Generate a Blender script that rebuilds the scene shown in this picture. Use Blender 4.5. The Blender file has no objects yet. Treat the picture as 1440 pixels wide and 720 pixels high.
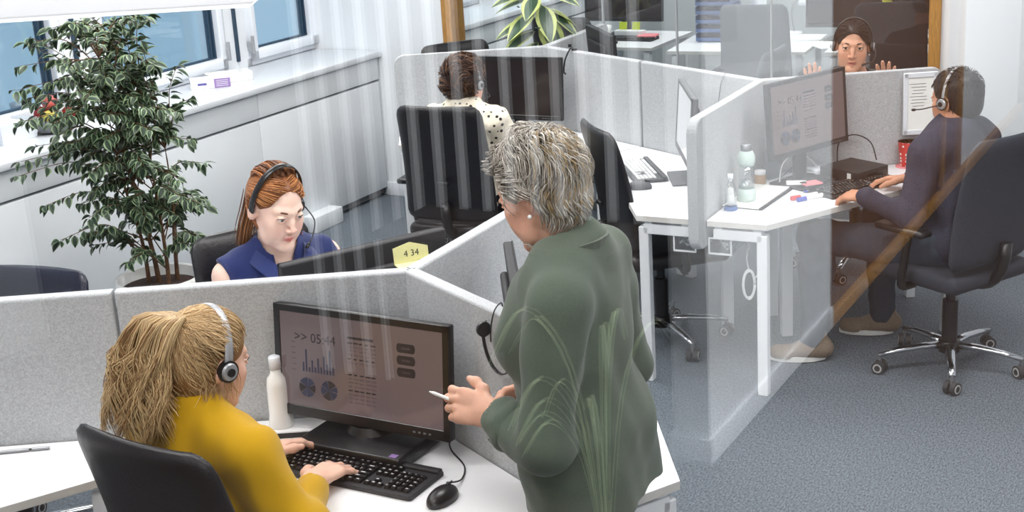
import bpy, bmesh, math, random
import numpy as np
from mathutils import Vector, Matrix, noise

# ------------------------------------------------------------------ camera
scene = bpy.context.scene
COL = scene.collection
_p, _r = math.radians(17.1), math.radians(3.55)
_F = Vector((0, math.cos(_p), -math.sin(_p)))
_R0 = Vector((1, 0, 0)); _U0 = _R0.cross(_F)
_R = _R0 * math.cos(_r) - _U0 * math.sin(_r)
_U = _U0 * math.cos(_r) + _R0 * math.sin(_r)
cam_data = bpy.data.cameras.new('camera')
cam_data.sensor_width = 36.0
cam_data.lens = 1990.0 / 1440.0 * 36.0
cam_data.clip_end = 200
cam_data.clip_start = 0.05
camera = bpy.data.objects.new('camera', cam_data)
camera.matrix_world = Matrix(((_R.x, _U.x, -_F.x, 0), (_R.y, _U.y, -_F.y, 0), (_R.z, _U.z, -_F.z, 2.3), (0, 0, 0, 1)))
COL.objects.link(camera)
scene.camera = camera

# ------------------------------------------------------------------ world, lights, exposure
world = bpy.data.worlds.new('world'); scene.world = world
world.use_nodes = True
_bg = world.node_tree.nodes['Background']
_bg.inputs[0].default_value = (0.42, 0.63, 0.80, 1)
_bg.inputs[1].default_value = 1.15
scene.view_settings.view_transform = 'Standard'
scene.view_settings.look = 'None'
scene.view_settings.gamma = 1.0
scene.view_settings.exposure = 0.0
scene.cycles.use_denoising = True
scene.cycles.max_bounces = 8
scene.cycles.transparent_max_bounces = 12
scene.cycles.sample_clamp_indirect = 6.0
scene.cycles.caustics_reflective = False
scene.cycles.caustics_refractive = False


def area_light(name, loc, size, power, color=(1, 1, 1), rot=(0, 0, 0)):
    d = bpy.data.lights.new(name, 'AREA'); d.shape = 'RECTANGLE'
    d.size, d.size_y = size; d.energy = power; d.color = color
    o = bpy.data.objects.new(name, d); o.location = loc; o.rotation_euler = rot
    COL.objects.link(o); return o


# unseen office ceiling lamps; last four are fills added for left wall and front
LAMPS_FILLS = [(-1.6, 3.4), (0.3, 4.0), (2.0, 4.4), (-0.9, 6.6), (0.9, 6.6), (2.4, 6.6), (-1.9, 5.4), (-1.15, 7.6), (-0.9, 2.0), (0.9, 1.9)]
for _i, (_x, _y) in enumerate(LAMPS_FILLS):
    area_light('office_lamp_fill_light', (_x, _y, 2.86), (1.2, 0.6), (30 if _y < 2.5 else 46) if _y < 5 else (12 if _x > 2 else 38), (1.0, 0.985, 0.96))
for _x, _y in [(1.2, 10.2), (3.0, 9.6), (-0.3, 11.4)]:
    area_light('back_office_lamp_light', (_x, _y, 2.86), (1.2, 0.6), 40, (1.0, 0.985, 0.96))
# corridor behind the glass front (seen only as a reflection): fill lights added to brighten its white wall and slats
CORR_FILLS = [(-10.7, 5.9, 200), (-13.2, 5.6, 80), (-15.2, 5.6, 50), (-9.2, 2.4, 34)]

# ------------------------------------------------------------------ materials
def s2l(c):
    return tuple((x / 12.92 if x <= 0.04045 else ((x + 0.055) / 1.055) ** 2.4) for x in c)


def rgb(r, g, b):
    return s2l((r / 255, g / 255, b / 255)) + (1.0,)


def mat(name, col, rough=0.5, metal=0.0, var=0.0, scale=40.0, bump=0.0, bscale=None, spec=0.5, sheen=0.0, coat=0.0,
        emit=None, estr=0.0, attr=None, stretch=None, detail=3.0, sss=0.0):
    m = bpy.data.materials.new(name); m.use_nodes = True
    nt = m.node_tree; b = nt.nodes['Principled BSDF']
    b.inputs['Base Color'].default_value = col
    b.inputs['Roughness'].default_value = rough
    b.inputs['Metallic'].default_value = metal
    b.inputs['Specular IOR Level'].default_value = spec
    b.inputs['Sheen Weight'].default_value = sheen
    b.inputs['Coat Weight'].default_value = coat
    if emit:
        b.inputs['Emission Color'].default_value = emit
        b.inputs['Emission Strength'].default_value = estr
    tc = nt.nodes.new('ShaderNodeTexCoord')
    src = tc.outputs['Object']
    if stretch:
        mp = nt.nodes.new('ShaderNodeMapping'); mp.inputs['Scale'].default_value = stretch
        nt.links.new(src, mp.inputs['Vector']); src = mp.outputs['Vector']
    base = None
    if attr:
        a = nt.nodes.new('ShaderNodeAttribute'); a.attribute_name = attr
        base = a.outputs['Color']
        nt.links.new(base, b.inputs['Base Color'])
    if var > 0:
        n = nt.nodes.new('ShaderNodeTexNoise'); n.inputs['Scale'].default_value = scale; n.inputs['Detail'].default_value = detail
        nt.links.new(src, n.inputs['Vector'])
        mr = nt.nodes.new('ShaderNodeMapRange')
        mr.inputs['From Min'].default_value = 0.3; mr.inputs['From Max'].default_value = 0.7
        mr.inputs['To Min'].default_value = 1 - var; mr.inputs['To Max'].default_value = 1 + var
        nt.links.new(n.outputs['Fac'], mr.inputs['Value'])
        mx = nt.nodes.new('ShaderNodeMix'); mx.data_type = 'RGBA'; mx.blend_type = 'MULTIPLY'
        mx.inputs['Factor'].default_value = 1.0
        if base: nt.links.new(base, mx.inputs['A'])
        else: mx.inputs['A'].default_value = col
        nt.links.new(mr.outputs['Result'], mx.inputs['B'])
        nt.links.new(mx.outputs['Result'], b.inputs['Base Color'])
    if bump > 0:
        n2 = nt.nodes.new('ShaderNodeTexNoise'); n2.inputs['Scale'].default_value = bscale or scale; n2.inputs['Detail'].default_value = 4
        nt.links.new(src, n2.inputs['Vector'])
        bp = nt.nodes.new('ShaderNodeBump'); bp.inputs['Strength'].default_value = bump; bp.inputs['Distance'].default_value = 0.004
        nt.links.new(n2.outputs['Fac'], bp.inputs['Height'])
        nt.links.new(bp.outputs['Normal'], b.inputs['Normal'])
    if sss > 0:
        b.inputs['Subsurface Weight'].default_value = sss
        b.inputs['Subsurface Radius'].default_value = (0.012, 0.005, 0.003)
        b.inputs['Subsurface Scale'].default_value = 1.0
    return m


def glass_mat(name, refl=0.1, tint=(1, 1, 1, 1), rough=0.0):
    m = bpy.data.materials.new(name); m.use_nodes = True
    nt = m.node_tree; nt.nodes.remove(nt.nodes['Principled BSDF'])
    out = nt.nodes['Material Output']
    t = nt.nodes.new('ShaderNodeBsdfTransparent'); t.inputs[0].default_value = tint
    g = nt.nodes.new('ShaderNodeBsdfGlossy'); g.inputs['Roughness'].default_value = rough
    mx = nt.nodes.new('ShaderNodeMixShader'); mx.inputs[0].default_value = refl
    nt.links.new(t.outputs[0], mx.inputs[1]); nt.links.new(g.outputs[0], mx.inputs[2])
    nt.links.new(mx.outputs[0], out.inputs[0])
    return m


def dots_mat(name, base, dot, cell, rad, rough=0.8):
    """round dots scattered on a regular staggered grid in object space (printed cloth, glazed mug)"""
    m = bpy.data.materials.new(name); m.use_nodes = True
    nt = m.node_tree; b = nt.nodes['Principled BSDF']; b.inputs['Roughness'].default_value = rough
    tc = nt.nodes.new('ShaderNodeTexCoord')
    v = nt.nodes.new('ShaderNodeTexVoronoi'); v.inputs['Scale'].default_value = 1.0 / cell
    v.inputs['Randomness'].default_value = 0.45
    nt.links.new(tc.outputs['Object'], v.inputs['Vector'])
    lt = nt.nodes.new('ShaderNodeMath'); lt.operation = 'LESS_THAN'; lt.inputs[1].default_value = rad / cell
    nt.links.new(v.outputs['Distance'], lt.inputs[0])
    mx = nt.nodes.new('ShaderNodeMix'); mx.data_type = 'RGBA'
    mx.inputs['A'].default_value = base; mx.inputs['B'].default_value = dot
    nt.links.new(lt.outputs[0], mx.inputs['Factor'])
    nt.links.new(mx.outputs['Result'], b.inputs['Base Color'])
    return m


M = {}
M['carpet'] = mat('carpet', rgb(106, 114, 122), 0.95, var=0.5, scale=70, bump=0.45, bscale=170, spec=0.1, stretch=(1.0, 2.4, 1), detail=6)
M['wall_white'] = mat('wall_white', rgb(226, 230, 234), 0.75, var=0.015, scale=3)
M['wall_back'] = mat('wall_back', rgb(196, 202, 204), 0.8, var=0.02, scale=3)
M['ceiling'] = mat('ceiling', rgb(235, 235, 235), 0.9, var=0.02, scale=8)
M['cladding'] = mat('cladding', rgb(230, 234, 238), 0.45, var=0.015, scale=4)
M['sill'] = mat('sill', rgb(222, 226, 231), 0.3, var=0.01, scale=5)
M['upvc'] = mat('upvc', rgb(232, 236, 242), 0.3, var=0.01, scale=9)
M['gasket'] = mat('gasket', rgb(38, 62, 82), 0.5, var=0.1)
M['walnut_dark'] = mat('walnut_dark', rgb(52, 38, 30), 0.6, var=0.25, scale=12, stretch=(5, 5, 0.5))
M['walnut'] = mat('walnut', rgb(112, 76, 50), 0.5, var=0.25, scale=12, stretch=(5, 5, 0.5))
M['oak'] = mat('oak', rgb(176, 128, 62), 0.45, var=0.25, scale=30, stretch=(6, 6, 0.6))
M['felt'] = mat('felt', rgb(178, 181, 184), 0.95, var=0.2, scale=260, bump=0.35, bscale=300, spec=0.1, sheen=0.15, detail=4)
M['felt_edge'] = mat('felt_edge', rgb(236, 237, 239), 0.95, var=0.05, scale=200, spec=0.1)
M['desk_white'] = mat('desk_white', rgb(242, 243, 246), 0.38, var=0.008, scale=6)
M['desk_edge'] = mat('desk_edge', rgb(214, 212, 208), 0.5, var=0.02)
M['metal_white'] = mat('metal_white', rgb(232, 235, 238), 0.35, var=0.01)
M['leather'] = mat('leather', rgb(24, 23, 27), 0.36, var=0.1, scale=60, bump=0.25, bscale=140)
M['leather_navy'] = mat('leather_navy', rgb(34, 38, 54), 0.33, var=0.1, scale=60, bump=0.25, bscale=140)
M['fabric_dark'] = mat('fabric_dark', rgb(48, 52, 62), 0.9, var=0.25, scale=220, bump=0.3, bscale=260)
M['fabric_grey'] = mat('fabric_grey', rgb(104, 110, 118), 0.9, var=0.15, scale=200)
M['plastic_black'] = mat('plastic_black', rgb(22, 22, 25), 0.32, var=0.08, scale=50)
M['plastic_matte'] = mat('plastic_matte', rgb(34, 34, 38), 0.6, var=0.08, scale=90)
M['plastic_grey'] = mat('plastic_grey', rgb(110, 112, 116), 0.5, var=0.05)
M['plastic_silver'] = mat('plastic_silver', rgb(176, 178, 182), 0.35, metal=0.5, var=0.03)
M['chrome'] = mat('chrome', rgb(200, 202, 206), 0.18, metal=1.0, var=0.03)
M['rubber'] = mat('rubber', rgb(60, 60, 62), 0.7, var=0.1)
M['wheel_ring'] = mat('wheel_ring', rgb(190, 190, 190), 0.4, var=0.03)
M['cable_black'] = mat('cable_black', rgb(24, 24, 26), 0.5, var=0.05)
M['cable_white'] = mat('cable_white', rgb(222, 224, 226), 0.5, var=0.03)
M['paper'] = mat('paper', rgb(244, 244, 240), 0.8, var=0.02, scale=30)
M['sticky_yellow'] = mat('sticky_yellow', rgb(226, 222, 160), 0.8, var=0.04, scale=40)
M['sticky_lime'] = mat('sticky_lime', rgb(206, 224, 60), 0.8, var=0.04)
M['pink'] = mat('pink', rgb(244, 150, 156), 0.7, var=0.05)
M['ink'] = mat('ink', rgb(30, 30, 34), 0.7, var=0.05)
M['legend'] = mat('legend', rgb(225, 226, 228), 0.6, var=0.02)
M['red'] = mat('red', rgb(206, 50, 52), 0.4, var=0.05)
M['blue'] = mat('blue', rgb(56, 76, 168), 0.4, var=0.05)
M['blue_tray'] = mat('blue_tray', rgb(70, 104, 158), 0.5, var=0.05)
M['lilac'] = mat('lilac', rgb(150, 120, 178), 0.6, var=0.12, scale=120)
M['violet'] = mat('violet', rgb(96, 92, 160), 0.6, var=0.1)
M['mint'] = mat('mint', rgb(192, 210, 204), 0.45, var=0.03)
M['amber'] = mat('amber', rgb(168, 128, 76), 0.35, var=0.1)
M['ceramic_white'] = mat('ceramic_white', rgb(240, 240, 238), 0.25, var=0.01)
M['steel'] = mat('steel', rgb(150, 152, 156), 0.3, metal=0.9, var=0.05)
M['bark'] = mat('bark', rgb(104, 74, 50), 0.9, var=0.35, scale=60, bump=0.6)
M['soil'] = mat('soil', rgb(62, 42, 36), 0.95, var=0.5, scale=90, bump=0.8)
M['leaf_green'] = mat('leaf_green', rgb(38, 58, 42), 0.42, var=0.3, scale=14)
M['leaf_cream'] = mat('leaf_cream', rgb(128, 150, 112), 0.5, var=0.4, scale=20)
M['palm_leaf'] = mat('palm_leaf', rgb(186, 204, 160), 0.4, var=0.2, scale=14)
M['rubber_leaf'] = mat('rubber_leaf', rgb(58, 82, 62), 0.35, var=0.25, scale=12)
M['rubber_leaf_edge'] = mat('rubber_leaf_edge', rgb(184, 196, 120), 0.45, var=0.2, scale=20)
M['peach'] = mat('peach', rgb(196, 96, 92), 0.5, var=0.3, scale=18)
M['lemon'] = mat('lemon', rgb(222, 206, 96), 0.45, var=0.08, scale=40)
M['apple'] = mat('apple', rgb(150, 30, 30), 0.35, var=0.25, scale=18)
M['glass'] = glass_mat('glass', 0.06, (0.97, 0.99, 0.99, 1))
M['clear_plastic'] = glass_mat('clear_plastic', 0.2, (0.93, 0.96, 0.97, 1), 0.08)
M['window_glass'] = glass_mat('window_glass', 0.08, (0.92, 0.97, 1.0, 1))
M['pane'] = glass_mat('pane', 0.15)


def screen_mat(name, col, estr):
    return mat(name, rgb(20, 18, 20), 0.12, emit=col, estr=estr, var=0.02)


# ------------------------------------------------------------------ geometry helpers
class MB:
    """collects faces, then links them as ONE mesh object"""
    def __init__(s):
        s.v, s.f, s.mi, s.sm = [], [], [], []

    def add(s, vs, fs, mi=0, smooth=False, X=None):
        o = len(s.v)
        if X is not None: vs = [X @ Vector(v) for v in vs]
        s.v += [tuple(v) for v in vs]
        s.f += [tuple(i + o for i in f) for f in fs]
        s.mi += [mi] * len(fs); s.sm += [smooth] * len(fs)
        return s

    def bm(s, bm, mi=0, smooth=False, X=None):
        bm.verts.index_update()
        s.add([v.co.copy() for v in bm.verts], [[v.index for v in f.verts] for f in bm.faces], mi, smooth, X)
        bm.free(); return s

    def box(s, c, d, bev=0.0, seg=2, mi=0, X=None, smooth=None):
        b = bmesh.new(); bmesh.ops.create_cube(b, size=1.0)
        for v in b.verts: v.co = Vector((v.co.x * d[0] + c[0], v.co.y * d[1] + c[1], v.co.z * d[2] + c[2]))
        if bev > 0:
            bmesh.ops.bevel(b, geom=b.edges[:], offset=min(bev, min(d) * 0.49), segments=seg, profile=0.5, affect='EDGES')
        return s.bm(b, mi, bev > 0 and seg > 1 if smooth is None else smooth, X)

    def prism(s, poly, z0, z1, bev=0.0, seg=2, mi=0, X=None, smooth=False):
        a = sum(poly[i][0] * poly[(i + 1) % len(poly)][1] - poly[(i + 1) % len(poly)][0] * poly[i][1] for i in range(len(poly)))
        if a < 0: poly = poly[::-1]
        b = bmesh.new()
        lo = [b.verts.new((p[0], p[1], z0)) for p in poly]; hi = [b.verts.new((p[0], p[1], z1)) for p in poly]
        n = len(poly)
        b.faces.new(lo[::-1]); b.faces.new(hi)
        for i in range(n): b.faces.new((lo[i], lo[(i + 1) % n], hi[(i + 1) % n], hi[i]))
        if bev > 0:
            es = [e for e in b.edges if abs(e.verts[0].co.z - e.verts[1].co.z) < 1e-6]
            bmesh.ops.bevel(b, geom=es, offset=bev, segments=seg, profile=0.5, affect='EDGES')
        return s.bm(b, mi, smooth, X)

    def cyl(s, a, b, r0, r1=None, n=14, mi=0, caps=True, X=None, smooth=True):
        a, b = Vector(a), Vector(b); r1 = r0 if r1 is None else r1
        d = (b - a).normalized(); u = d.orthogonal().normalized(); w = d.cross(u)
        vs = []
        for c, r in ((a, r0), (b, r1)):
            for i in range(n):
                t = 2 * math.pi * i / n; vs.append(c + u * (r * math.cos(t)) + w * (r * math.sin(t)))
        s.add(vs, [(i, (i + 1) % n, n + (i + 1) % n, n + i) for i in range(n)], mi, smooth, X)
        if caps: s.add(vs, [tuple(range(n))[::-1], tuple(range(n, 2 * n))], mi, False, X)
        return s

    def tube(s, pts, r, n=6, mi=0, X=None, smooth=True, flat=None):
        pts = [Vector(p) for p in pts]; m = len(pts)
        rs = r if isinstance(r, (list, tuple)) else [r] * m
        vs = []; u = None
        for i, p in enumerate(pts):
            t = (pts[min(i + 1, m - 1)] - pts[max(i - 1, 0)])
            t = t.normalized() if t.length > 1e-9 else Vector((0, 0, 1))
            if flat is not None:
                w = Vector(flat); u = (w - t * w.dot(t)).normalized() if (w - t * w.dot(t)).length > 1e-6 else t.orthogonal().normalized()
            elif u is None: u = t.orthogonal().normalized()
            else:
                u = u - t * u.dot(t)
                u = u.normalized() if u.length > 1e-6 else t.orthogonal().normalized()
            w2 = t.cross(u)
            rr = rs[i] if isinstance(rs[i], (tuple, list)) else (rs[i], rs[i])
            for k in range(n):
                a = 2 * math.pi * k / n
                vs.append(p + u * (rr[0] * math.cos(a)) + w2 * (rr[1] * math.sin(a)))
        fs = [(i * n + k, i * n + (k + 1) % n, (i + 1) * n + (k + 1) % n, (i + 1) * n + k) for i in range(m - 1) for k in range(n)]
        fs += [tuple(range(n))[::-1], tuple(range((m - 1) * n, m * n))]
        return s.add(vs, fs, mi, smooth, X)

    def lathe(s, prof, n=20, c=(0, 0, 0), mi=0, X=None, smooth=True):
        vs = []
        for r, z in prof:
            for k in range(n):
                a = 2 * math.pi * k / n; vs.append((c[0] + r * math.cos(a), c[1] + r * math.sin(a), c[2] + z))
        fs = [(i * n + k, i * n + (k + 1) % n, (i + 1) * n + (k + 1) % n, (i + 1) * n + k) for i in range(len(prof) - 1) for k in range(n)]
        if prof[0][0] > 1e-5: fs.append(tuple(range(n))[::-1])
        if prof[-1][0] > 1e-5: fs.append(tuple(range((len(prof) - 1) * n, len(prof) * n)))
        return s.add(vs, fs, mi, smooth, X)

    def ell(s, c, r, nu=16, nv=10, mi=0, X=None):
        vs = [(c[0], c[1], c[2] - r[2])]
        for j in range(1, nv):
            t = -math.pi / 2 + math.pi * j / nv
            for i in range(nu):
                a = 2 * math.pi * i / nu
                vs.append((c[0] + r[0] * math.cos(t) * math.cos(a), c[1] + r[1] * math.cos(t) * math.sin(a), c[2] + r[2] * math.sin(t)))
        vs.append((c[0], c[1], c[2] + r[2]))
        fs = [(0, 1 + (i + 1) % nu, 1 + i) for i in range(nu)]
        for j in range(nv - 2):
            for i in range(nu):
                fs.append((1 + j * nu + i, 1 + j * nu + (i + 1) % nu, 1 + (j + 1) * nu + (i + 1) % nu, 1 + (j + 1) * nu + i))
        o = 1 + (nv - 2) * nu; e = len(vs) - 1
        fs += [(o + i, o + (i + 1) % nu, e) for i in range(nu)]
        return s.add(vs, fs, mi, True, X)

    def text(s, t, size, X, mi=0, align='LEFT', space=1.0):
        cu = bpy.data.curves.new('t', 'FONT'); cu.body = t; cu.size = size; cu.align_x = align; cu.space_character = space
        cu.resolution_u = 2
        o = bpy.data.objects.new('t', cu); COL.objects.link(o)
        bpy.context.view_layer.update()
        me = o.evaluated_get(bpy.context.evaluated_depsgraph_get()).to_mesh()
        s.add([v.co.copy() for v in me.vertices], [tuple(p.vertices) for p in me.polygons], mi, False, X)
        bpy.data.objects.remove(o); bpy.data.curves.remove(cu)
        return s

    def build(s, name, mats, parent=None, loc=None, rz=0, kind=None, label=None):
        me = bpy.data.meshes.new(name)
        me.from_pydata(s.v, [], s.f)
        if not isinstance(mats, (list, tuple)): mats = [mats]
        for m in mats: me.materials.append(m)
        me.polygons.foreach_set('material_index', s.mi)
        me.polygons.foreach_set('use_smooth', s.sm)
        me.update()
        return link(name, me, parent, loc, rz, kind, label)


def link(name, me, parent=None, loc=None, rz=0, kind=None, label=None):
    o = bpy.data.objects.new(name, me); COL.objects.link(o)
    if parent is not None: o.parent = parent
    if loc is not None: o.location = loc
    o.rotation_euler = (0, 0, rz)
    if kind: o['kind'] = kind
    if label: o['label'] = label
    return o


def tag(o, label, cat, group=None, kind=None):
    o['label'] = label; o['category'] = cat
    if group: o['group'] = group
    if kind: o['kind'] = kind
    return o


def thing(name, label, cat, loc=(0, 0, 0), rz=0.0, group=None):
    o = bpy.data.objects.new(name, None); COL.objects.link(o)
    o.empty_display_size = 0.1
    o.location = loc; o.rotation_euler = (0, 0, rz)
    return tag(o, label, cat, group)


def structure(o):
    o['kind'] = 'structure'; return o


def dup(root, loc, rz, label=None):
    r = root.copy(); COL.objects.link(r); r.location = loc; r.rotation_euler = (0, 0, rz)
    if label: r['label'] = label
    for ch in list(root.children):
        c = ch.copy(); COL.objects.link(c); c.parent = r
        for g in list(ch.children):
            d = g.copy(); COL.objects.link(d); d.parent = c
    return r


def T(x, y, z, rz=0.0, rx=0.0, ry=0.0):
    return Matrix.Translation((x, y, z)) @ Matrix.Rotation(rz, 4, 'Z') @ Matrix.Rotation(ry, 4, 'Y') @ Matrix.Rotation(rx, 4, 'X')


def bez(p0, p1, p2, p3, n=12):
    p0, p1, p2, p3 = map(Vector, (p0, p1, p2, p3)); out = []
    for i in range(n + 1):
        t = i / n; q = 1 - t
        out.append(p0 * q ** 3 + p1 * (3 * q * q * t) + p2 * (3 * q * t * t) + p3 * t ** 3)
    return out


def catmull(pts, n=6):
    pts = [Vector(p) for p in pts]; out = []
    for i in range(len(pts) - 1):
        p0 = pts[max(i - 1, 0)]; p1 = pts[i]; p2 = pts[i + 1]; p3 = pts[min(i + 2, len(pts) - 1)]
        for k in range(n):
            t = k / n
            out.append(0.5 * ((2 * p1) + (p2 - p0) * t + (2 * p0 - 5 * p1 + 4 * p2 - p3) * t * t + (3 * p1 - p0 - 3 * p2 + p3) * t ** 3))
    out.append(pts[-1]); return out


RAD = math.radians

# ================================================================== room
WO = Vector((-0.78, 8.98, 0.0)); WA = RAD(60.5)
WU = Vector((math.cos(WA), math.sin(WA), 0)); WN = Vector((math.sin(WA), -math.cos(WA), 0))


def wpt(s, t, z=0.0):           # s along the window wall (away), t out into the room
    p = WO + WU * s + WN * t; return Vector((p.x, p.y, z))


def wall_build(mb, name, mats, kind='structure', parent=None, label=None):
    return mb.build(name, mats, parent, (WO.x, WO.y, 0) if parent is None else None, WA if parent is None else 0, kind, label)


def wbox(mb, s0, s1, t0, t1, z0, z1, bev=0.0, mi=0):
    return mb.box(((s0 + s1) / 2, -(t0 + t1) / 2, (z0 + z1) / 2), (s1 - s0, abs(t1 - t0), z1 - z0), bev, 2, mi)


mb = MB(); wbox(mb, -6.47, 4.5, -0.6, 8.0, -0.1, 0.0); wall_build(mb, 'floor', M['carpet'])
mb = MB(); wbox(mb, -16.6, -6.47, -0.6, 8.0, -0.1, 0.0); wall_build(mb, 'floor_corridor', M['walnut_dark'])
mb = MB(); wbox(mb, -16.6, 4.5, -0.7, 8.0, 2.95, 3.05); wall_build(mb, 'ceiling', M['ceiling'])

# window wall: wall behind, cladding in front, sill on top
mb = MB(); wbox(mb, -10, 5.2, -0.70, -0.10, 0, 0.90)
wbox(mb, -10, 5.2, -0.70, -0.56, 2.35, 2.95)
for s0, s1 in ((-0.84, -0.66), (0.09, 0.95), (-2.12, -1.97), (-3.55, -3.30), (-10, -4.9), (2.2, 2.5), (3.8, 5.2)):
    wbox(mb, s0, s1, -0.70, -0.50, 0.90, 2.36)
wall_left = wall_build(mb, 'wall_left', M['wall_white'])
for s0, s1 in ((-10, -3.62), (-3.615, -1.20), (-1.195, 0.03), (0.18, 2.4), (2.405, 5.2)):
    mb = MB(); wbox(mb, s0, s1, -0.10, -0.02, 0.055, 0.752, 0.004); wall_build(mb, 'cladding_panel', M['cladding'], None, wall_left)
    mb = MB(); wbox(mb, s0, s1, -0.10, -0.015, 0.766, 0.902, 0.004); wall_build(mb, 'cladding_panel', M['cladding'], None, wall_left)
mb = MB(); wbox(mb, -10, 5.2, -0.09, -0.05, 0.01, 0.9); wall_build(mb, 'shadow_gap', M['plastic_grey'], None, wall_left)
mb = MB(); wbox(mb, -10, 0.03, -0.56, 0.02, 0.912, 0.95, 0.006); wbox(mb, 0.17, 5.2, -0.56, 0.02, 0.912, 0.95, 0.006)
wall_build(mb, 'trim_1', M['sill'])
for s0, s1 in ((-0.89, -0.61), (-3.4, -3.1)):
    mb = MB(); wbox(mb, s0, s1, -0.06, 0.07, 0.0, 0.1, 0.006); wall_build(mb, 'plinth_foot', M['cladding'], None, wall_left)


def window(i, f0, f1, g0, g1, hinge=None, top=2.35):
    root = bpy.data.objects.new('window_%d' % i, None); COL.objects.link(root)
    root.location = (WO.x, WO.y, 0); root.rotation_euler = (0, 0, WA); structure(root)
    z0, zg0, zg1 = 0.952, 1.05, top - 0.1
    ta, tb = -0.60, -0.50
    mb = MB()
    wbox(mb, f0, f1, ta, tb, z0, z0 + 0.05, 0.004); wbox(mb, f0, f1, ta, tb, top - 0.05, top, 0.004)
    wbox(mb, f0, f0 + 0.05, ta, tb, z0, top, 0.004); wbox(mb, f1 - 0.05, f1, ta, tb, z0, top, 0.004)
    wall_build(mb, 'window_frame', M['upvc'], None, root)
    mb = MB(); q0, q1 = f0 + 0.04, f1 - 0.04
    wbox(mb, q0, q1, -0.57, -0.465, z0 + 0.035, zg0, 0.008); wbox(mb, q0, q1, -0.57, -0.465, zg1, top - 0.03, 0.008)
    wbox(mb, q0, g0, -0.57, -0.465, z0 + 0.035, top - 0.03, 0.008); wbox(mb, g1, q1, -0.57, -0.465, z0 + 0.035, top - 0.03, 0.008)
    wall_build(mb, 'sash', M['upvc'], None, root)
    mb = MB()
    for a, b, c, d in ((g0, g1, zg0, zg0 + 0.010), (g0, g1, zg1 - 0.010, zg1)): wbox(mb, a, b, -0.535, -0.505, c, d)
    for a, b in ((g0, g0 + 0.012), (g1 - 0.012, g1), (g1 - 0.045, g1 - 0.035)): wbox(mb, a, b, -0.535, -0.505, zg0, zg1)
    wall_build(mb, 'gasket', M['gasket'], None, root)
    mb = MB(); wbox(mb, g0, g1, -0.525, -0.515, zg0, zg1); wall_build(mb, 'pane', M['window_glass'], None, root)
    for h in (hinge or []):
        mb = MB(); p = (h, 0.462, 1.06)
        mb.cyl((h, 0.455, 1.03), (h, 0.455, 1.14), 0.011, n=10); mb.box((h, 0.47, 1.085), (0.03, 0.03, 0.05), 0.004)
        mb.build('hinge', M['plastic_silver'], root)


window(1, -3.30, -2.12, -3.18, -2.22, [-2.17])
window(2, -1.97, -0.84, -1.85, -0.93, [-0.875])
window(3, -0.66, 0.09, -0.58, -0.03, [-0.645, 0.06])
window(4, -4.9, -3.55, -4.8, -3.65)
window(5, 0.95, 2.2, 1.07, 2.10, [1.0])
window(6, 2.5, 3.8, 2.62, 3.70, [2.55])
mb = MB()
for s in (-2.045, -0.75): wbox(mb, s - 0.012, s + 0.012, -0.50, -0.485, 1.0, 2.35, 0.002)
wall_build(mb, 'joint_strip', M['gasket'], None, wall_left)

# glazed partition line across the room, with wall stubs at both ends and oak posts
mb = MB(); wbox(mb, 0.04, 0.16, -0.56, 0.49, 0, 2.95); wall_back = wall_build(mb, 'wall_back', M['wall_white'])
mb = MB(); wbox(mb, 0.02, 0.038, -0.02, 0.49, 0, 0.09, 0.003); wall_build(mb, 'baseboard_back', M['upvc'])
mb = MB(); wbox(mb, 0.02, 0.18, 0.49, 0.56, 0, 2.95, 0.004); wall_build(mb, 'trim_2', M['oak'])
mb = MB(); wbox(mb, 0.02, 0.18, 3.44, 3.50, 0, 2.95, 0.004); wall_build(mb, 'trim_3', M['oak'])
mb = MB(); wbox(mb, 0.04, 0.16, 3.50, 8.0, 0, 2.95); wall_build(mb, 'wall_right', M['wall_white'])
mb = MB(); wbox(mb, 0.02, 0.038, 3.50, 8.0, 0, 0.10, 0.003); wall_build(mb, 'baseboard_right', M['upvc'])
mb = MB(); wbox(mb, 4.3, 4.5, -0.56, 8.0, 0, 2.95); wall_build(mb, 'wall_far', M['wall_back'])
mb = MB(); wbox(mb, -16.6, 4.5, 6.6, 6.8, 0, 2.95); wall_build(mb, 'wall_side', M['wall_white'])
gp = bpy.data.objects.new('window_7', None); COL.objects.link(gp); gp.location = (WO.x, WO.y, 0); gp.rotation_euler = (0, 0, WA); structure(gp)
cuts = [0.56, 1.55, 2.01, 2.57, 3.44]
for a, b in zip(cuts[:-1], cuts[1:]):
    mb = MB(); wbox(mb, 0.095, 0.105, a + 0.004, b - 0.004, 0.05, 2.9); mb.build('pane', M['glass'], gp)
for c in cuts[1:-1]:
    mb = MB(); wbox(mb, 0.090, 0.110, c - 0.004, c + 0.004, 0.05, 2.9); mb.build('joint_profile', M['plastic_silver'], gp)
mb = MB(); wbox(mb, 0.08, 0.12, 0.56, 3.44, 0.0, 0.05); mb.build('floor_rail', M['plastic_silver'], gp)

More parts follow.
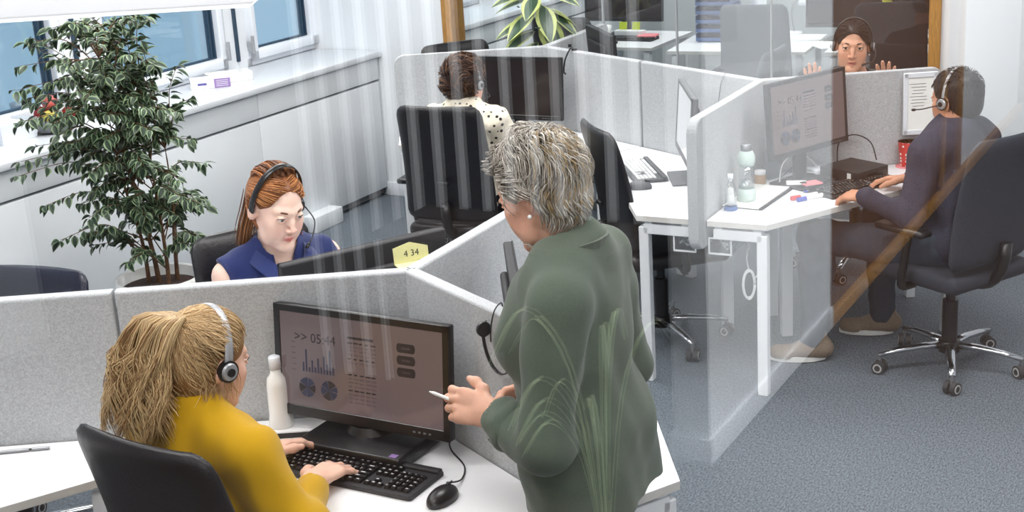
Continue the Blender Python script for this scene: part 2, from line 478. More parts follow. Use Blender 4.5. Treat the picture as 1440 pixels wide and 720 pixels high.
# ================================================================== glass front of the office and the corridor behind the camera
for _s, _t, _w in CORR_FILLS:
    _p = wpt(_s, _t, 2.86); area_light('corridor_fill_light', _p, (1.2, 0.6), _w, (1.0, 0.985, 0.96), (0, 0, WA))
mb = MB(); wbox(mb, -16.6, -16.4, -0.6, 6.6, 0, 2.95); wall_build(mb, 'wall_corridor', M['walnut_dark'])
mb = MB(); wbox(mb, -16.4, -10.0, -0.75, -0.10, 0, 2.95); wall_build(mb, 'wall_corridor_left', M['walnut_dark'])
mb = MB(); wbox(mb, -11.50, -9.97, 3.22, 3.36, 0, 2.95); wall_build(mb, 'wall_corridor_middle', M['wall_white'])
mb = MB(); wbox(mb, -11.5, -9.955, 3.205, 3.375, 0, 0.10, 0.003); wall_build(mb, 'baseboard_corridor', M['upvc'])
mb = MB(); wbox(mb, -14.2, -11.50, 3.22, 3.34, 0.0, 2.95); wall_build(mb, 'wall_corridor_wood', M['walnut'])
mb = MB(); wbox(mb, -16.4, -14.2, 3.22, 3.34, 0.0, 2.95); wall_build(mb, 'wall_corridor_end', M['wall_white'])
mb = MB(); wbox(mb, -16.4, -11.5, 3.34, 3.375, 0.0, 0.065, 0.003); wall_build(mb, 'trim_4', M['oak'])
for k, s0 in enumerate((-13.75, -14.2)):
    mb = MB(); wbox(mb, s0 - 0.06, s0, 3.34, 3.37, 0.085, 2.95, 0.003); wall_build(mb, 'trim_%d' % (5 + k), M['oak'])
gf = bpy.data.objects.new('window_8', None); COL.objects.link(gf); gf.location = (WO.x, WO.y, 0); gf.rotation_euler = (0, 0, WA); structure(gf)
gcuts = [-0.5, 2.95, 5.75, 6.6]
for a, b in zip(gcuts[:-1], gcuts[1:]):
    mb = MB(); wbox(mb, -6.476, -6.464, a + 0.03, b - 0.03, 0.06, 2.89); mb.build('pane', M['pane'], gf)
for c in gcuts:
    mb = MB(); wbox(mb, -6.50, -6.44, c - 0.03, c + 0.03, 0.0, 2.95, 0.004); mb.build('post', M['oak'], gf)
mb = MB(); wbox(mb, -6.50, -6.44, -0.5, 6.6, 0.0, 0.06, 0.004); mb.build('floor_rail', M['oak'], gf)
mb = MB(); wbox(mb, -6.50, -6.44, -0.5, 6.6, 2.89, 2.95, 0.004); mb.build('head_rail', M['oak'], gf)
bl = thing('vertical_blind', 'white vertical blind with spaced slats in the corridor, seen mirrored in the glass front', 'blind', tuple(wpt(-10.0, 1.62)), WA)
mb = MB(); mb.box((0, -.75, 2.62), (.05, 1.58, .05), .004); mb.build('head_rail', M['upvc'], bl)
for i in range(15):
    mb = MB(); mb.box((0, -.02 - i * .104, 1.36), (.006, .038, 2.48), .001, 1); mb.build('slat', M['wall_white'], bl)

sb = thing('sideboard_blocker', 'walnut cabinet added in the corridor to block the mirrored slats before the standing woman', 'sideboard_blocker', tuple(wpt(-9.72, 2.72)), WA)  # added to block the mirrored slats and keep the jacket free of haze
mb = MB(); mb.box((0, 0, .46), (.34, .90, .84), .004, 1); mb.build('carcass', M['walnut_dark'], sb)
mb = MB(); mb.box((0, 0, .90), (.38, .94, .03), .004, 1); mb.build('top', M['walnut_dark'], sb)
mb = MB(); mb.box((0, 0, .02), (.30, .84, .04), 0, 1); mb.build('plinth', M['plastic_matte'], sb)
for i in (-1, 1):
    mb = MB(); mb.box((.175, i * .222, .46), (.014, .43, .80), .003, 1); d_ = mb.build('door', M['walnut_dark'], sb)
    mb = MB(); mb.cyl((.195, i * .04, .40), (.195, i * .04, .52), .006, n=8); mb.build('handle', M['steel'], d_)
pp = thing('potted_palm', 'narrow-leaved plant in the corridor, mirrored in the glass over the green jacket', 'plant', tuple(wpt(-8.75, 3.52)), WA)
mb = MB(); mb.lathe([(.10, 0), (.12, .20), (.13, .22), (.11, .22), (.10, .18)], 24); mb.build('pot', M['ceramic_white'], pp)
mb = MB(); mb.lathe([(.105, .19), (.0001, .20)], 20); mb.build('soil', M['soil'], pp)
_rr = random.Random(12)
for i in range(11):
    a = _rr.uniform(0, 6.28); l = _rr.uniform(.16, .34); h = _rr.uniform(.5, .95); c, s_ = math.cos(a), math.sin(a)
    pts = catmull([(0, 0, .20), (c * l * .25, s_ * l * .25, .20 + h * .7), (c * l * .65, s_ * l * .65, .20 + h * .95), (c * l, s_ * l, .20 + h * .80)], 5)
    mb = MB(); mb.tube(pts, [(.002 + .009 * (k / 15) * math.sin(math.pi * k / 15) ** .7, .001) for k in range(16)], 6, flat=(-s_, c, 0)); mb.build('leaf', M['palm_leaf'], pp)

# ================================================================== honeycomb of partitions and desks
uA = Vector((math.cos(RAD(182)), math.sin(RAD(182)), 0)); uB = Vector((math.cos(RAD(302)), math.sin(RAD(302)), 0)); uC = Vector((math.cos(RAD(62)), math.sin(RAD(62)), 0))
J1 = Vector((-0.28, 3.68, 0)); J2 = Vector((0.24, 7.48, 0)); J3 = Vector((1.135, 6.14, 0)); J0 = J1 + uA * 1.62
uBm = (J3 - J2).normalized()      # the long double screen between the two far stars
LP = 0.80; TH = 0.042


def partition(p, q, label, r0=0.0, r1=0.0, z0=0.62, z1=1.15):
    p, q = Vector(p), Vector(q); L = (q - p).length; d = (q - p).normalized()
    poly = []
    def corner(cx, cz, r, a0):
        return [(cx + r * math.cos(RAD(a0 + 90 * k / 5)), cz + r * math.sin(RAD(a0 + 90 * k / 5))) for k in range(6)] if r > 0 else [(cx, cz)]
    poly += corner(r0, z0 + r0, r0, 180) if r0 else [(0.003, z0)]
    poly += corner(L - r1, z0 + r1, r1, 270) if r1 else [(L - 0.003, z0)]
    poly += corner(L - r1, z1 - r1, r1, 0) if r1 else [(L - 0.003, z1)]
    poly += corner(r0, z1 - r0, r0, 90) if r0 else [(0.003, z1)]
    root = thing('partition_screen', label, 'partition', (p.x, p.y, 0), math.atan2(d.y, d.x))
    X = Matrix.Rotation(RAD(90), 4, 'X')
    mb = MB(); mb.prism(poly, -TH / 2, TH / 2, 0.008, 3, 0, X, smooth=False)
    mb.build('felt_panel', M['felt'], root)
    for f in (0.25, 0.75):
        mb = MB(); mb.box((L * f, 0, 0.69), (0.05, TH + 0.03, 0.026), 0.003); mb.build('desk_clamp', M['metal_white'], root)
    return root


partition(J1, J1 + uA * LP, 'grey felt partition behind the large monitor and the ponytailed woman')
partition(J1 + uA * (LP + .002), J1 + uA * 1.61, 'grey felt partition standing on the empty desk at the left edge')
partition(J1, J1 + uB * LP, 'grey felt partition running from the large monitor towards the grey-haired woman', 0, .03)
partition(J1, J1 + uC * LP, 'grey felt partition beside the folded yellow note', 0, .05)
partition(J2, J2 + uA * LP, 'grey felt partition with a rounded end nearest the window wall', 0, .05)
partition(J2, J2 + uBm * 0.805, 'grey felt partition with a black wire hanging over its top')
partition(J2 + uBm * 0.811, J3 - uBm * 0.0, 'grey felt partition behind the white keyboard and thin monitor')
partition(J2, J2 + uC * LP, 'pale felt partition under the big-leaved plant', 0, .03)
partition(J3, J3 - uC * (LP + .08), 'grey felt partition with the mint water bottle beside it', 0, .05)
partition(J3, J3 - uA * LP, 'grey felt partition holding the white framed notice', 0, .03)


def edge_mats(o):
    for p in o.data.polygons: p.material_index = 1 if abs(p.normal.z) < 0.5 else 0


def desk(J, u1, u2, label, d1=(True, True), legs=(True, True), trays=(False, False), off=TH / 2 + 0.006):
    b = (u1 + u2).normalized()
    n1 = (b - u1 * b.dot(u1)).normalized(); n2 = (b - u2 * b.dot(u2)).normalized()
    root = thing('desk', label, 'desk', (J.x, J.y, 0))
    o0 = b * (off / math.sin(RAD(60)))
    p1 = u1 * LP + n1 * off; q1 = u1 * LP + n1 * 0.275
    p2 = u2 * LP + n2 * off; q2 = u2 * LP + n2 * 0.275
    mb = MB(); mb.prism([o0, p1, q1, q2, p2], 0.705, 0.73, 0.0015, 1)
    t = mb.build('desktop', [M['desk_white'], M['desk_edge']], root); edge_mats(t)
    for k, (u, n) in enumerate(((u1, n1), (u2, n2))):
        if legs[k]:
            e = u * (LP - 0.03) + n * 0.25
            mb = MB(); a = math.atan2(u.y, u.x)
            mb.box((0, 0, 0.34), (0.042, 0.042, 0.68), 0.003, 1, 0, T(e.x, e.y, 0, a)); mb.build('leg', M['metal_white'], root)
            f = u * (LP - 0.03) + n * 0.03
            mb = MB(); mb.box((0, 0.12, 0.672), (0.042, 0.20, 0.042), 0.002, 1, 0, Matrix.Translation(f) @ Matrix.Rotation(math.atan2(n.y, n.x) - math.pi / 2, 4, 'Z'))
            for yy in (0.04, 0.2): mb.box((0, yy, 0.699), (0.03, 0.03, 0.014), 0, 1, 0, Matrix.Translation(f) @ Matrix.Rotation(math.atan2(n.y, n.x) - math.pi / 2, 4, 'Z'))
            mb.build('beam', M['metal_white'], root)
        if trays[k]:
            X = Matrix.Translation(u * (LP - 0.16) + n * 0.075) @ Matrix.Rotation(math.atan2(u.y, u.x), 4, 'Z')
            mb = MB()
            for c, d in (((0, 0, .588), (.28, .09, .004)), ((0, .045, .62), (.28, .004, .066)), ((0, -.045, .62), (.28, .004, .066)), ((.14, 0, .62), (.004, .09, .066)), ((-.14, 0, .62), (.004, .09, .066))):
                mb.box(c, d, 0, 1, 0, X)
            tr = mb.build('cable_tray', M['clear_plastic'], root)
            for sx in (-.141, .141):
                mb = MB()
                for c, d in (((sx, 0, .588), (.004, .094, .007)), ((sx, 0, .652), (.004, .094, .006)), ((sx, .046, .62), (.004, .006, .07)), ((sx, -.046, .62), (.004, .006, .07))): mb.box(c, d, 0, 1, 0, X)
                mb.build('rim', M['metal_white'], tr)
            mb = MB(); rr = random.Random(5 + k)
            for c in range(7):
                mb.tube(catmull([X @ Vector((-.13 + .26 * i / 4, rr.uniform(-.03, .03), .60 + rr.uniform(0, .04))) for i in range(5)], 4), 0.005, 5, rr.randrange(2))
            mb.build('cable_bundle', [M['cable_white'], M['plastic_grey']], tr)
    # central column at the hub
    c = b * 0.16
    mb = MB(); mb.box((c.x, c.y, 0.345), (0.05, 0.05, 0.69), 0.003, 1); mb.build('leg', M['metal_white'], root)
    return root


desk(J1, uA, uB, 'white desk with the black keyboard and the large monitor on it')
desk(J1, uA, uC, 'white desk behind the front partition, at which the red-haired woman sits')
desk(J1, uB, uC, 'empty white desk behind the grey-haired woman')
desk(J0, -uA, -uC, 'empty white desk at the left edge with a silver pen on it')
desk(J0, -uA, -uB, 'white desk behind the front partition at the far left')
desk(J2, uA, uBm, 'white desk with the dark monitor, at which the woman in the dotted blouse sits')
desk(J2, uA, uC, 'white desk beyond the partition by the window wall')
desk(J2, uBm, uC, 'white desk beyond the partition under the big-leaved plant')
desk(J3, -uBm, -uC, 'white desk with the white keyboard and the monitor seen edge on', trays=(False, True))
desk(J3, -uC, -uA, 'white desk with the red dotted mug and the bottles', trays=(True, False))
desk(J3, -uA, -uBm, 'white desk at which the woman facing the camera sits')

# far office: two straight desks beyond the glass
def straight_desk(p, ang, w, d, label):
    root = thing('desk', label, 'desk', (p[0], p[1], 0), ang)
    mb = MB(); mb.box((w / 2, d / 2, 0.7175), (w, d, 0.025), 0.002, 1); t = mb.build('desktop', [M['desk_white'], M['desk_edge']], root); edge_mats(t)
    for x in (0.05, w - 0.05):
        for y in (0.05, d - 0.05):
            mb = MB(); mb.box((x, y, 0.3525), (0.045, 0.045, 0.705), 0.002, 1); mb.build('leg', M['metal_white'], root)
    return root


straight_desk((0.52, 10.12), RAD(-30), 0.62, 0.75, 'white desk beyond the glass with the two lime sticky notes')
straight_desk((1.14, 9.64), RAD(-24), 0.95, 0.75, 'white desk beyond the glass with the blue letter trays')
straight_desk((2.12, 9.20), RAD(-24), 1.0, 0.75, 'white desk beyond the glass at the right, behind the facing woman')

# ================================================================== chairs
def slab(w0, w1, h, th, lean, concave, cr=0.06, X=None, nu=14, nv=16, mb=None, lumbar=0.02):
    """a padded chair back: x across, z up from 0 to h; front face towards +y"""
    mb = mb or MB()
    def halfw(v):
        w = (w0 + (w1 - w0) * v) / 2
        z = v * h
        for e in (z, h - z):
            if e < cr: w -= cr - math.sqrt(max(cr * cr - (cr - e) ** 2, 0))
        return w
    vs = []; fs = []
    vv = [0.5 - 0.5 * math.cos(math.pi * j / nv) for j in range(nv + 1)]
    for side in (1, -1):
        for v in vv:
            hw = halfw(v)
            for i in range(nu + 1):
                a = -math.cos(math.pi * i / nu)
                x = a * hw
                edge = math.sqrt(max(0.0, 1 - abs(a) ** 6)) * math.sqrt(max(0.0, 1 - abs(2 * v - 1) ** 10))
                y = -lean * v * h + concave * (a * a) * 0.6 + lumbar * math.sin(math.pi * v) + side * th / 2 * edge
                vs.append((x, y, v * h))
    n = nu + 1; o = (nv + 1) * n
    for j in range(nv):
        for i in range(nu):
            a, b, c, d = j * n + i, j * n + i + 1, (j + 1) * n + i + 1, (j + 1) * n + i
            fs.append((d, c, b, a)); fs.append((o + a, o + b, o + c, o + d))
    bm = bmesh.new(); bv = [bm.verts.new(v) for v in vs]
    for f in fs: bm.faces.new([bv[i] for i in f])
    bmesh.ops.remove_doubles(bm, verts=bm.verts[:], dist=0.0008)
    bmesh.ops.recalc_face_normals(bm, faces=bm.faces[:])
    return mb.bm(bm, 0, True, X)


def chair_base(root, metal, spin=0.0, rad=0.30):
    mb = MB(); mb.cyl((0, 0, 0.10), (0, 0, 0.30), 0.032, n=16); mb.cyl((0, 0, 0.30), (0, 0, 0.41), 0.02, n=12); mb.lathe([(0.03, .07), (.045, .075), (.045, .12), (.034, .125)], 16)
    mb.build('gas_column', M['plastic_black'], root)
    for k in range(5):
        a = spin + 2 * math.pi * k / 5; c, s = math.cos(a), math.sin(a)
        mb = MB(); pts = [(c * r, s * r, z) for r, z in ((0.03, .105), (0.12, .105), (0.22, .095), (rad, .080))]
        mb.tube(pts, [(.026, .016), (.022, .014), (.018, .012), (.014, .010)], 8, flat=(0, 0, 0.0001) if False else (-s, c, 0))
        mb.build('base_spoke', metal, root)
        mb = MB(); px, py = c * (rad - .005), s * (rad - .005)
        mb.cyl((px, py, .04), (px, py, .085), .009, n=8, mi=0)
        b = a + 0.9; ox, oy = math.cos(b), math.sin(b)
        for q in (-1, 1):
            e0 = (px + ox * q * .006, py + oy * q * .006, .0275); e1 = (px + ox * q * .026, py + oy * q * .026, .0275)
            mb.cyl(e0, e1, .0272, n=16, mi=1)
            mb.cyl((px + ox * q * .0262, py + oy * q * .0262, .0275), (px + ox * q * .028, py + oy * q * .028, .0275), .019, n=14, mi=2)
            mb.cyl((px + ox * q * .0282, py + oy * q * .0282, .0275), (px + ox * q * .0285, py + oy * q * .0285, .0275), .013, n=12, mi=1)
        mb.tube([(px + ox * -.03 , py + oy * -.03, .03), (px, py, .06), (px + ox * .03, py + oy * .03, .03)], .008, 6, 1)
        mb.build('caster', [M['plastic_grey'], M['rubber'], M['wheel_ring']], root)


def office_chair(label, loc, face, leather, top=1.05, lean=0.16, arms=True, metal=None, spin=0.3, fabric=False, group=None):
    root = thing('office_chair', label, 'chair', (loc[0], loc[1], 0), face - math.pi / 2, group)
    mb = MB(); mb.box((0, 0.02, 0.445), (0.46, 0.46, 0.075), 0.032, 4); mb.build('seat', leather, root)
    mb = MB(); h = top - 0.50
    slab(0.47, 0.43, h, 0.055, lean, 0.035, 0.05, T(0, -0.20, 0.50), mb=mb); mb.build('backrest', leather, root)
    mb = MB()
    if not fabric:
        mb.box((0, -.245 - lean * .3 * h, .5 + .35 * h), (.06, .016, .02), .004)
    mb.tube(bez((0, 0, .40), (0, -.16, .39), (0, -.26, .40), (0, -.245 - lean * .12, .60), 8), (.024), 8)
    mb.build('back_support', M['plastic_black'], root)
    mb = MB(); mb.box((0, 0, .395), (.17, .2, .035), .01); mb.cyl((.08, .03, .392), (.20, .03, .385), .007, n=8); mb.box((.215, .03, .384), (.05, .022, .01), .004)
    mb.build('tilt_mechanism', M['plastic_black'], root)
    if arms:
        for sx in (-1, 1):
            mb = MB()
            mb.tube(catmull([(sx * .20, .02, .41), (sx * .275, .02, .42), (sx * .285, .0, .52), (sx * .285, -.02, .645)], 5), (.017), 8)
            mb.box((sx * .285, .01, .66), (.07, .25, .028), .012, 3); mb.build('armrest', M['plastic_black'], root)
    chair_base(root, metal or M['chrome'], spin)
    return root


office_chair('black leather chair of the woman in the yellow blouse, nearest chair', (-0.655, 3.04), RAD(55), M['leather'], 1.085, 0.20)
office_chair('dark blue leather chair back rising behind the front partition, empty', (-1.71, 4.38), RAD(-112), M['leather_navy'], 0.945, 0.16)
office_chair('black leather chair behind the red-haired woman', (-0.76, 4.46), RAD(-58), M['leather'], 1.02, 0.16)
office_chair('black high-backed chair of the woman in the dotted blouse', (-0.20, 6.66), RAD(68), M['leather'], 1.07, 0.16)
office_chair('empty black chair pulled up to the desk with the white keyboard', (0.66, 6.03), RAD(14), M['leather'], 1.03, 0.18, spin=0.1)
office_chair('dark grey fabric chair under the man in the checked shirt', (1.80, 5.51), RAD(122), M['fabric_dark'], 1.04, 0.16, spin=1.38, fabric=True)
office_chair('empty dark chair by the wall stub with the oak post', (-0.16, 8.00), RAD(-65), M['leather'], 1.09, 0.1)
office_chair('big grey chair back beyond the glass, in front of the blue trays', (1.69, 9.05), RAD(66), M['fabric_grey'], 1.12, 0.10, fabric=True)
office_chair('small pale grey chair seen side on between partition and big grey chair', (1.42, 8.40), RAD(150), M['fabric_grey'], 0.93, 0.12, arms=False)
office_chair('dark chair at the far right desk behind the facing woman', (2.42, 8.80), RAD(80), M['fabric_dark'], 1.12, 0.1)
office_chair('black chair of the woman facing the camera', (1.76, 6.92), RAD(-118), M['leather'], 0.98, 0.12)
office_chair('dark chair beyond the big-leaved plant', (0.52, 9.30), RAD(60), M['leather'], 1.08, 0.1)

# ================================================================== people: signed-distance modelling
def V3(*a): return np.array(a[0] if len(a) == 1 else a, dtype=float)


def cap(a, b, ra, rb=None, k=0.02, op=1, flat=None):
    return ('cap', V3(a), V3(b), ra, ra if rb is None else rb, k, op, flat)


def ell(c, r, R=None, k=0.02, op=1):
    return ('ell', V3(c), V3(r), R, None, k, op, None)


def chain(pts, rs, k=0.02, op=1, flat=None):
    return [cap(pts[i], pts[i + 1], rs[i], rs[i + 1], k, op, flat) for i in range(len(pts) - 1)]


def grow(prims, d):
    out = []
    for p in prims:
        if p[0] == 'cap': out.append(('cap', p[1], p[2], p[3] + d, p[4] + d, p[5], p[6], p[7]))
        else: out.append(('ell', p[1], p[2] + d, p[3], p[4], p[5], p[6], p[7]))
    return out


def prim_box(p):
    if p[0] == 'cap':
        r = max(p[3], p[4]); return np.minimum(p[1], p[2]) - r, np.maximum(p[1], p[2]) + r
    r = p[2] if p[3] is None else np.full(3, p[2].max()); return p[1] - r, p[1] + r


def prim_d(p, X):
    if p[0] == 'cap':
        a, b = p[1], p[2]; ab = b - a; L = max(float(ab @ ab), 1e-12)
        pa = X - a; t = np.clip((pa @ ab) / L, 0, 1)
        d = pa - t[..., None] * ab
        if p[7] is not None:
            w, sc = V3(p[7][0]), p[7][1]; w = w / np.linalg.norm(w)
            d = d + (d @ w)[..., None] * w * (sc - 1)
        return np.linalg.norm(d, axis=-1) - (p[3] + (p[4] - p[3]) * t)
    q = X - p[1]
    if p[3] is not None: q = q @ p[3]
    k0 = np.linalg.norm(q / p[2], axis=-1); k1 = np.linalg.norm(q / (p[2] ** 2), axis=-1)
    return k0 * (k0 - 1.0) / np.maximum(k1, 1e-9)


def sdf_mesh(prims, h, folds=None):
    los, his = zip(*[prim_box(p) for p in prims if p[6] > 0])
    lo = np.min(los, axis=0) - 4 * h; hi = np.max(his, axis=0) + 4 * h
    n = np.ceil((hi - lo) / h).astype(int) + 1
    G = np.full(n, 0.05 + 4 * h)
    ax = [lo[i] + h * np.arange(n[i]) for i in range(3)]
    for p in prims:
        a, b = prim_box(p); pad = p[5] * 1.2 + 3 * h
        i0 = np.maximum(np.floor((a - pad - lo) / h).astype(int), 0); i1 = np.minimum(np.ceil((b + pad - lo) / h).astype(int) + 1, n)
        if (i1 <= i0).any(): continue
        sl = tuple(slice(i0[i], i1[i]) for i in range(3))
        X = np.stack(np.meshgrid(*[ax[i][sl[i]] for i in range(3)], indexing='ij'), -1)
        d = prim_d(p, X); g = G[sl]; k = max(p[5], 1e-5)
        if p[6] > 0:
            t = np.clip(0.5 + 0.5 * (g - d) / k, 0, 1); G[sl] = g * (1 - t) + d * t - k * t * (1 - t)
        else:
            d = -d; t = np.clip(0.5 - 0.5 * (g - d) / k, 0, 1); G[sl] = g * (1 - t) + d * t + k * t * (1 - t)
    if folds is not None:
        X = np.stack(np.meshgrid(*ax, indexing='ij'), -1); G = G + folds(X)
    ins = G < 0
    ca = np.zeros(n - 1, dtype=np.int8)
    offs = [(i, j, k) for i in (0, 1) for j in (0, 1) for k in (0, 1)]
    for o in offs: ca += ins[o[0]:n[0] - 1 + o[0], o[1]:n[1] - 1 + o[1], o[2]:n[2] - 1 + o[2]]
    act = np.argwhere((ca > 0) & (ca < 8)); N = len(act)
    c = np.stack([G[act[:, 0] + o[0], act[:, 1] + o[1], act[:, 2] + o[2]] for o in offs], 1)
    O = np.array(offs, float); acc = np.zeros((N, 3)); cnt = np.zeros(N)
    for i in range(8):
        for j in range(i + 1, 8):
            if np.abs(O[i] - O[j]).sum() != 1: continue
            m = (c[:, i] < 0) != (c[:, j] < 0)
            t = np.where(m, c[:, i] / np.where(m, c[:, i] - c[:, j], 1), 0)
            acc += np.where(m[:, None], O[i] + t[:, None] * (O[j] - O[i]), 0); cnt += m
    vs = lo + h * (act + acc / np.maximum(cnt, 1)[:, None])
    idx = np.full(n - 1, -1, dtype=np.int64); idx[act[:, 0], act[:, 1], act[:, 2]] = np.arange(N)
    faces = []
    for axn in range(3):
        s0 = [slice(1, n[i] - 1) for i in range(3)]; s1 = list(s0)
        s0[axn] = slice(0, n[axn] - 1); s1[axn] = slice(1, n[axn])
        A, B = ins[tuple(s0)], ins[tuple(s1)]
        e = np.argwhere(A != B)
        if not len(e): continue
        up = A[e[:, 0], e[:, 1], e[:, 2]]
        q = e + np.array([0 if i == axn else 1 for i in range(3)])
        u, w = (axn + 1) % 3, (axn + 2) % 3
        def cell(du, dw):
            z = q.copy(); z[:, u] -= du; z[:, w] -= dw; return idx[z[:, 0], z[:, 1], z[:, 2]]
        f = np.stack([cell(1, 1), cell(0, 1), cell(0, 0), cell(1, 0)], 1)
        f[~up] = f[~up][:, ::-1]
        faces.append(f)
    f = np.concatenate(faces); f = f[(f >= 0).all(1)]
    return vs, f


def sines(seed, amp, wl, n=6, aniso=(1, 1, 1)):
    rr = np.random.RandomState(seed)
    D = rr.normal(size=(n, 3)) * np.array(aniso); D /= np.linalg.norm(D, axis=1)[:, None]
    K = 2 * np.pi / (wl * rr.uniform(0.6, 1.5, n)); P = rr.uniform(0, 6.28, n)
    def f(X):
        o = 0
        for i in range(n): o = o + np.sin((X @ D[i]) * K[i] + P[i] + 1.3 * np.sin((X @ D[(i + 1) % n]) * K[i] * 0.5))
        return o * (amp / n ** 0.5)
    return f


def np_mesh(name, parts, mats, parent=None, smooth=True, sub=False):
    """parts: list of (verts, faces, colours or None) joined into ONE mesh object"""
    vs, fs, cs = [], [], []; o = 0
    for v, f, c in parts:
        vs.append(v); fs.append(f + o); o += len(v)
        cs.append(np.tile((1, 1, 1, 1), (len(v), 1)) if c is None else c)
    v = np.concatenate(vs); f = np.concatenate(fs)
    me = bpy.data.meshes.new(name)
    me.vertices.add(len(v)); me.vertices.foreach_set('co', v.astype(np.float32).ravel())
    me.loops.add(f.size); me.loops.foreach_set('vertex_index', f.astype(np.int32).ravel())
    me.polygons.add(len(f)); me.polygons.foreach_set('loop_start', (np.arange(len(f)) * 4).astype(np.int32))
    me.polygons.foreach_set('use_smooth', np.ones(len(f), dtype=bool))
    ca = me.color_attributes.new('Col', 'FLOAT_COLOR', 'POINT')
    ca.data.foreach_set('color', np.concatenate(cs).astype(np.float32).ravel())
    me.update(calc_edges=True); me.validate()
    if not isinstance(mats, (list, tuple)): mats = [mats]
    for m in mats: me.materials.append(m)
    return link(name, me, parent)


def head_prims(male=False, mouth=0.0, down=0.0):
    w = 1.04 if male else 1.0
    P = [ell((0, -.012, .035), (.073 * w, .093, .079), k=.02),
         ell((0, .030, -.030), (.060 * w, .058, .082), k=.035),
         ell((0, -.040, -.020), (.062, .055, .062), k=.03)]
    jw = .046 if not male else .055
    for s in (-1, 1):
        P += chain([(s * jw, .004, -.050), (s * jw * .84, .034, -.083), (s * .014, .072, -.104)], [.017, .016, .015], k=.028)
        P += [ell((s * .043, .056, -.024), (.020, .020, .017), k=.025), ell((s * .034, .060, -.055), (.02, .018, .022), k=.03)]
        P += [cap((s * .014, .083, .020), (s * .042, .070, .024), .009, .007, k=.018)]
    P += [ell((0, .077, -.104), (.017, .014, .013), k=.02)]
    for s in (-1, 1): P += [ell((s * .0325, .096, .002), (.0185, .0185, .0115), k=.012, op=-1)]
    P += chain([(0, .084, .014), (0, .094, -.010), (0, .106, -.034)], [.0065, .0072, .0085], k=.012)
    for s in (-1, 1): P += [ell((s * .0115, .095, -.038), (.0075, .010, .0065), k=.006)]
    for s in (-1, 1): P += [ell((s * .006, .103, -.0445), (.0035, .004, .003), k=.003, op=-1)]
    # lips
    u, l = -.064, -.0755 - mouth
    P += chain([(-.023, .079, -.069), (-.008, .0905, u), (0, .091, u - .001), (.008, .0905, u), (.023, .079, -.069)], [.0025, .0052, .005, .0052, .0025], k=.005)
    P += chain([(-.021, .078, -.071), (0, .0885, l), (.021, .078, -.071)], [.0028, .0068, .0028], k=.006)
    P += chain([(-.022, .086, -.0695), (0, .096, -.0695 - mouth * .5), (.022, .086, -.0695)], [.001, .0012 + mouth * .45, .001], k=.003, op=-1)
    # eyelids
    for s in (-1, 1):
        c = V3(s * .0325, .0775, .002)
        up = [c + V3(s * .0155, -.002, .000), c + V3(s * .009, .0086, .0066 - down * .3), c + V3(0, .0110, .0078 - down), c + V3(-s * .009, .0090, .0058 - down * .5), c + V3(-s * .0145, .004, -.001)]
        lo = [c + V3(s * .0155, -.002, .000), c + V3(s * .008, .0082, -.0066), c + V3(0, .0102, -.0078), c + V3(-s * .008, .0084, -.0064), c + V3(-s * .0145, .004, -.001)]
        P += chain(up, [.0022, .0026, .0028 + down * .35, .0026, .0022], k=.004) + chain(lo, [.0018, .0018, .0018, .0018, .0018], k=.004)
        P += [ell(c + V3(0, -.0012, .0098 - down * 1.6), (.0140, .0132, .0058), k=.003), ell(c + V3(0, -.0015, -.0098), (.0135, .0120, .0046), k=.003)]
        Re = np.array(Matrix.Rotation(s * .35, 3, 'Z') @ Matrix.Rotation(-.25, 3, 'X'))
        P += [ell((s * .0775 * w, -.012, -.008), (.0085, .019, .031), R=Re, k=.006), ell((s * .085 * w, -.010, -.004), (.006, .011, .019), R=Re, k=.006, op=-1)]
    return P


def xf(Mx, pts):
    A = np.array(Mx); return pts @ A[:3, :3].T + A[:3, 3]


def hand_prims(w, d, n, side, curl=(.25, .35, .25), spread=.10, thumb=.5, k=.006, sc=1.0, curls=None):
    w, d, n = V3(w), V3(d), V3(n); d = d / np.linalg.norm(d); n = n - d * (n @ d); n /= np.linalg.norm(n)
    s = np.cross(n, d) * side
    P = [cap(w - d * .02, w + d * .02, .026 * sc, .027 * sc, .02, 1, (n, 1.35)),
         cap(w + d * .02 + s * .012, w + d * .075 * sc + s * .020, .022 * sc, .022 * sc, .016, 1, (n, 1.7)),
         cap(w + d * .02 - s * .010, w + d * .070 * sc - s * .020, .022 * sc, .021 * sc, .016, 1, (n, 1.7))]
    F = [(.029, .088, (.040, .025, .019), .0090), (.010, .093, (.045, .028, .020), .0092), (-.010, .088, (.041, .026, .020), .0088), (-.028, .078, (.032, .020, .017), .0078)]
    for i, (lat, fw, segs, r) in enumerate(F):
        cu = curls[i] if curls else curl
        p = w + d * fw * sc + s * lat * sc; a = 0.0; q0 = p - d * .03 * sc
        fd = d + s * spread * (1.5 - i); fd /= np.linalg.norm(fd)
        pts = [q0, p]
        for j, L in enumerate(segs):
            a += cu[j]; v = fd * math.cos(a) - n * math.sin(a); p = p + v * L * sc; pts.append(p)
        P += chain(pts, [r * sc, r * 1.05 * sc, r * .98 * sc, r * .9 * sc, r * .74 * sc], k=k)
    p = w + d * .022 * sc + s * .020 * sc
    v1 = s * .75 + d * .62 - n * thumb * .5; v1 /= np.linalg.norm(v1)
    v2 = s * .40 + d * .85 - n * thumb * .6; v2 /= np.linalg.norm(v2)
    v3 = s * .20 + d * .93 - n * thumb * .8; v3 /= np.linalg.norm(v3)
    P += chain([p, p + v1 * .040 * sc, p + v1 * .040 * sc + v2 * .032 * sc, p + v1 * .04 * sc + v2 * .032 * sc + v3 * .024 * sc], [.015 * sc, .0115 * sc, .0105 * sc, .008 * sc], k=.012)
    return P


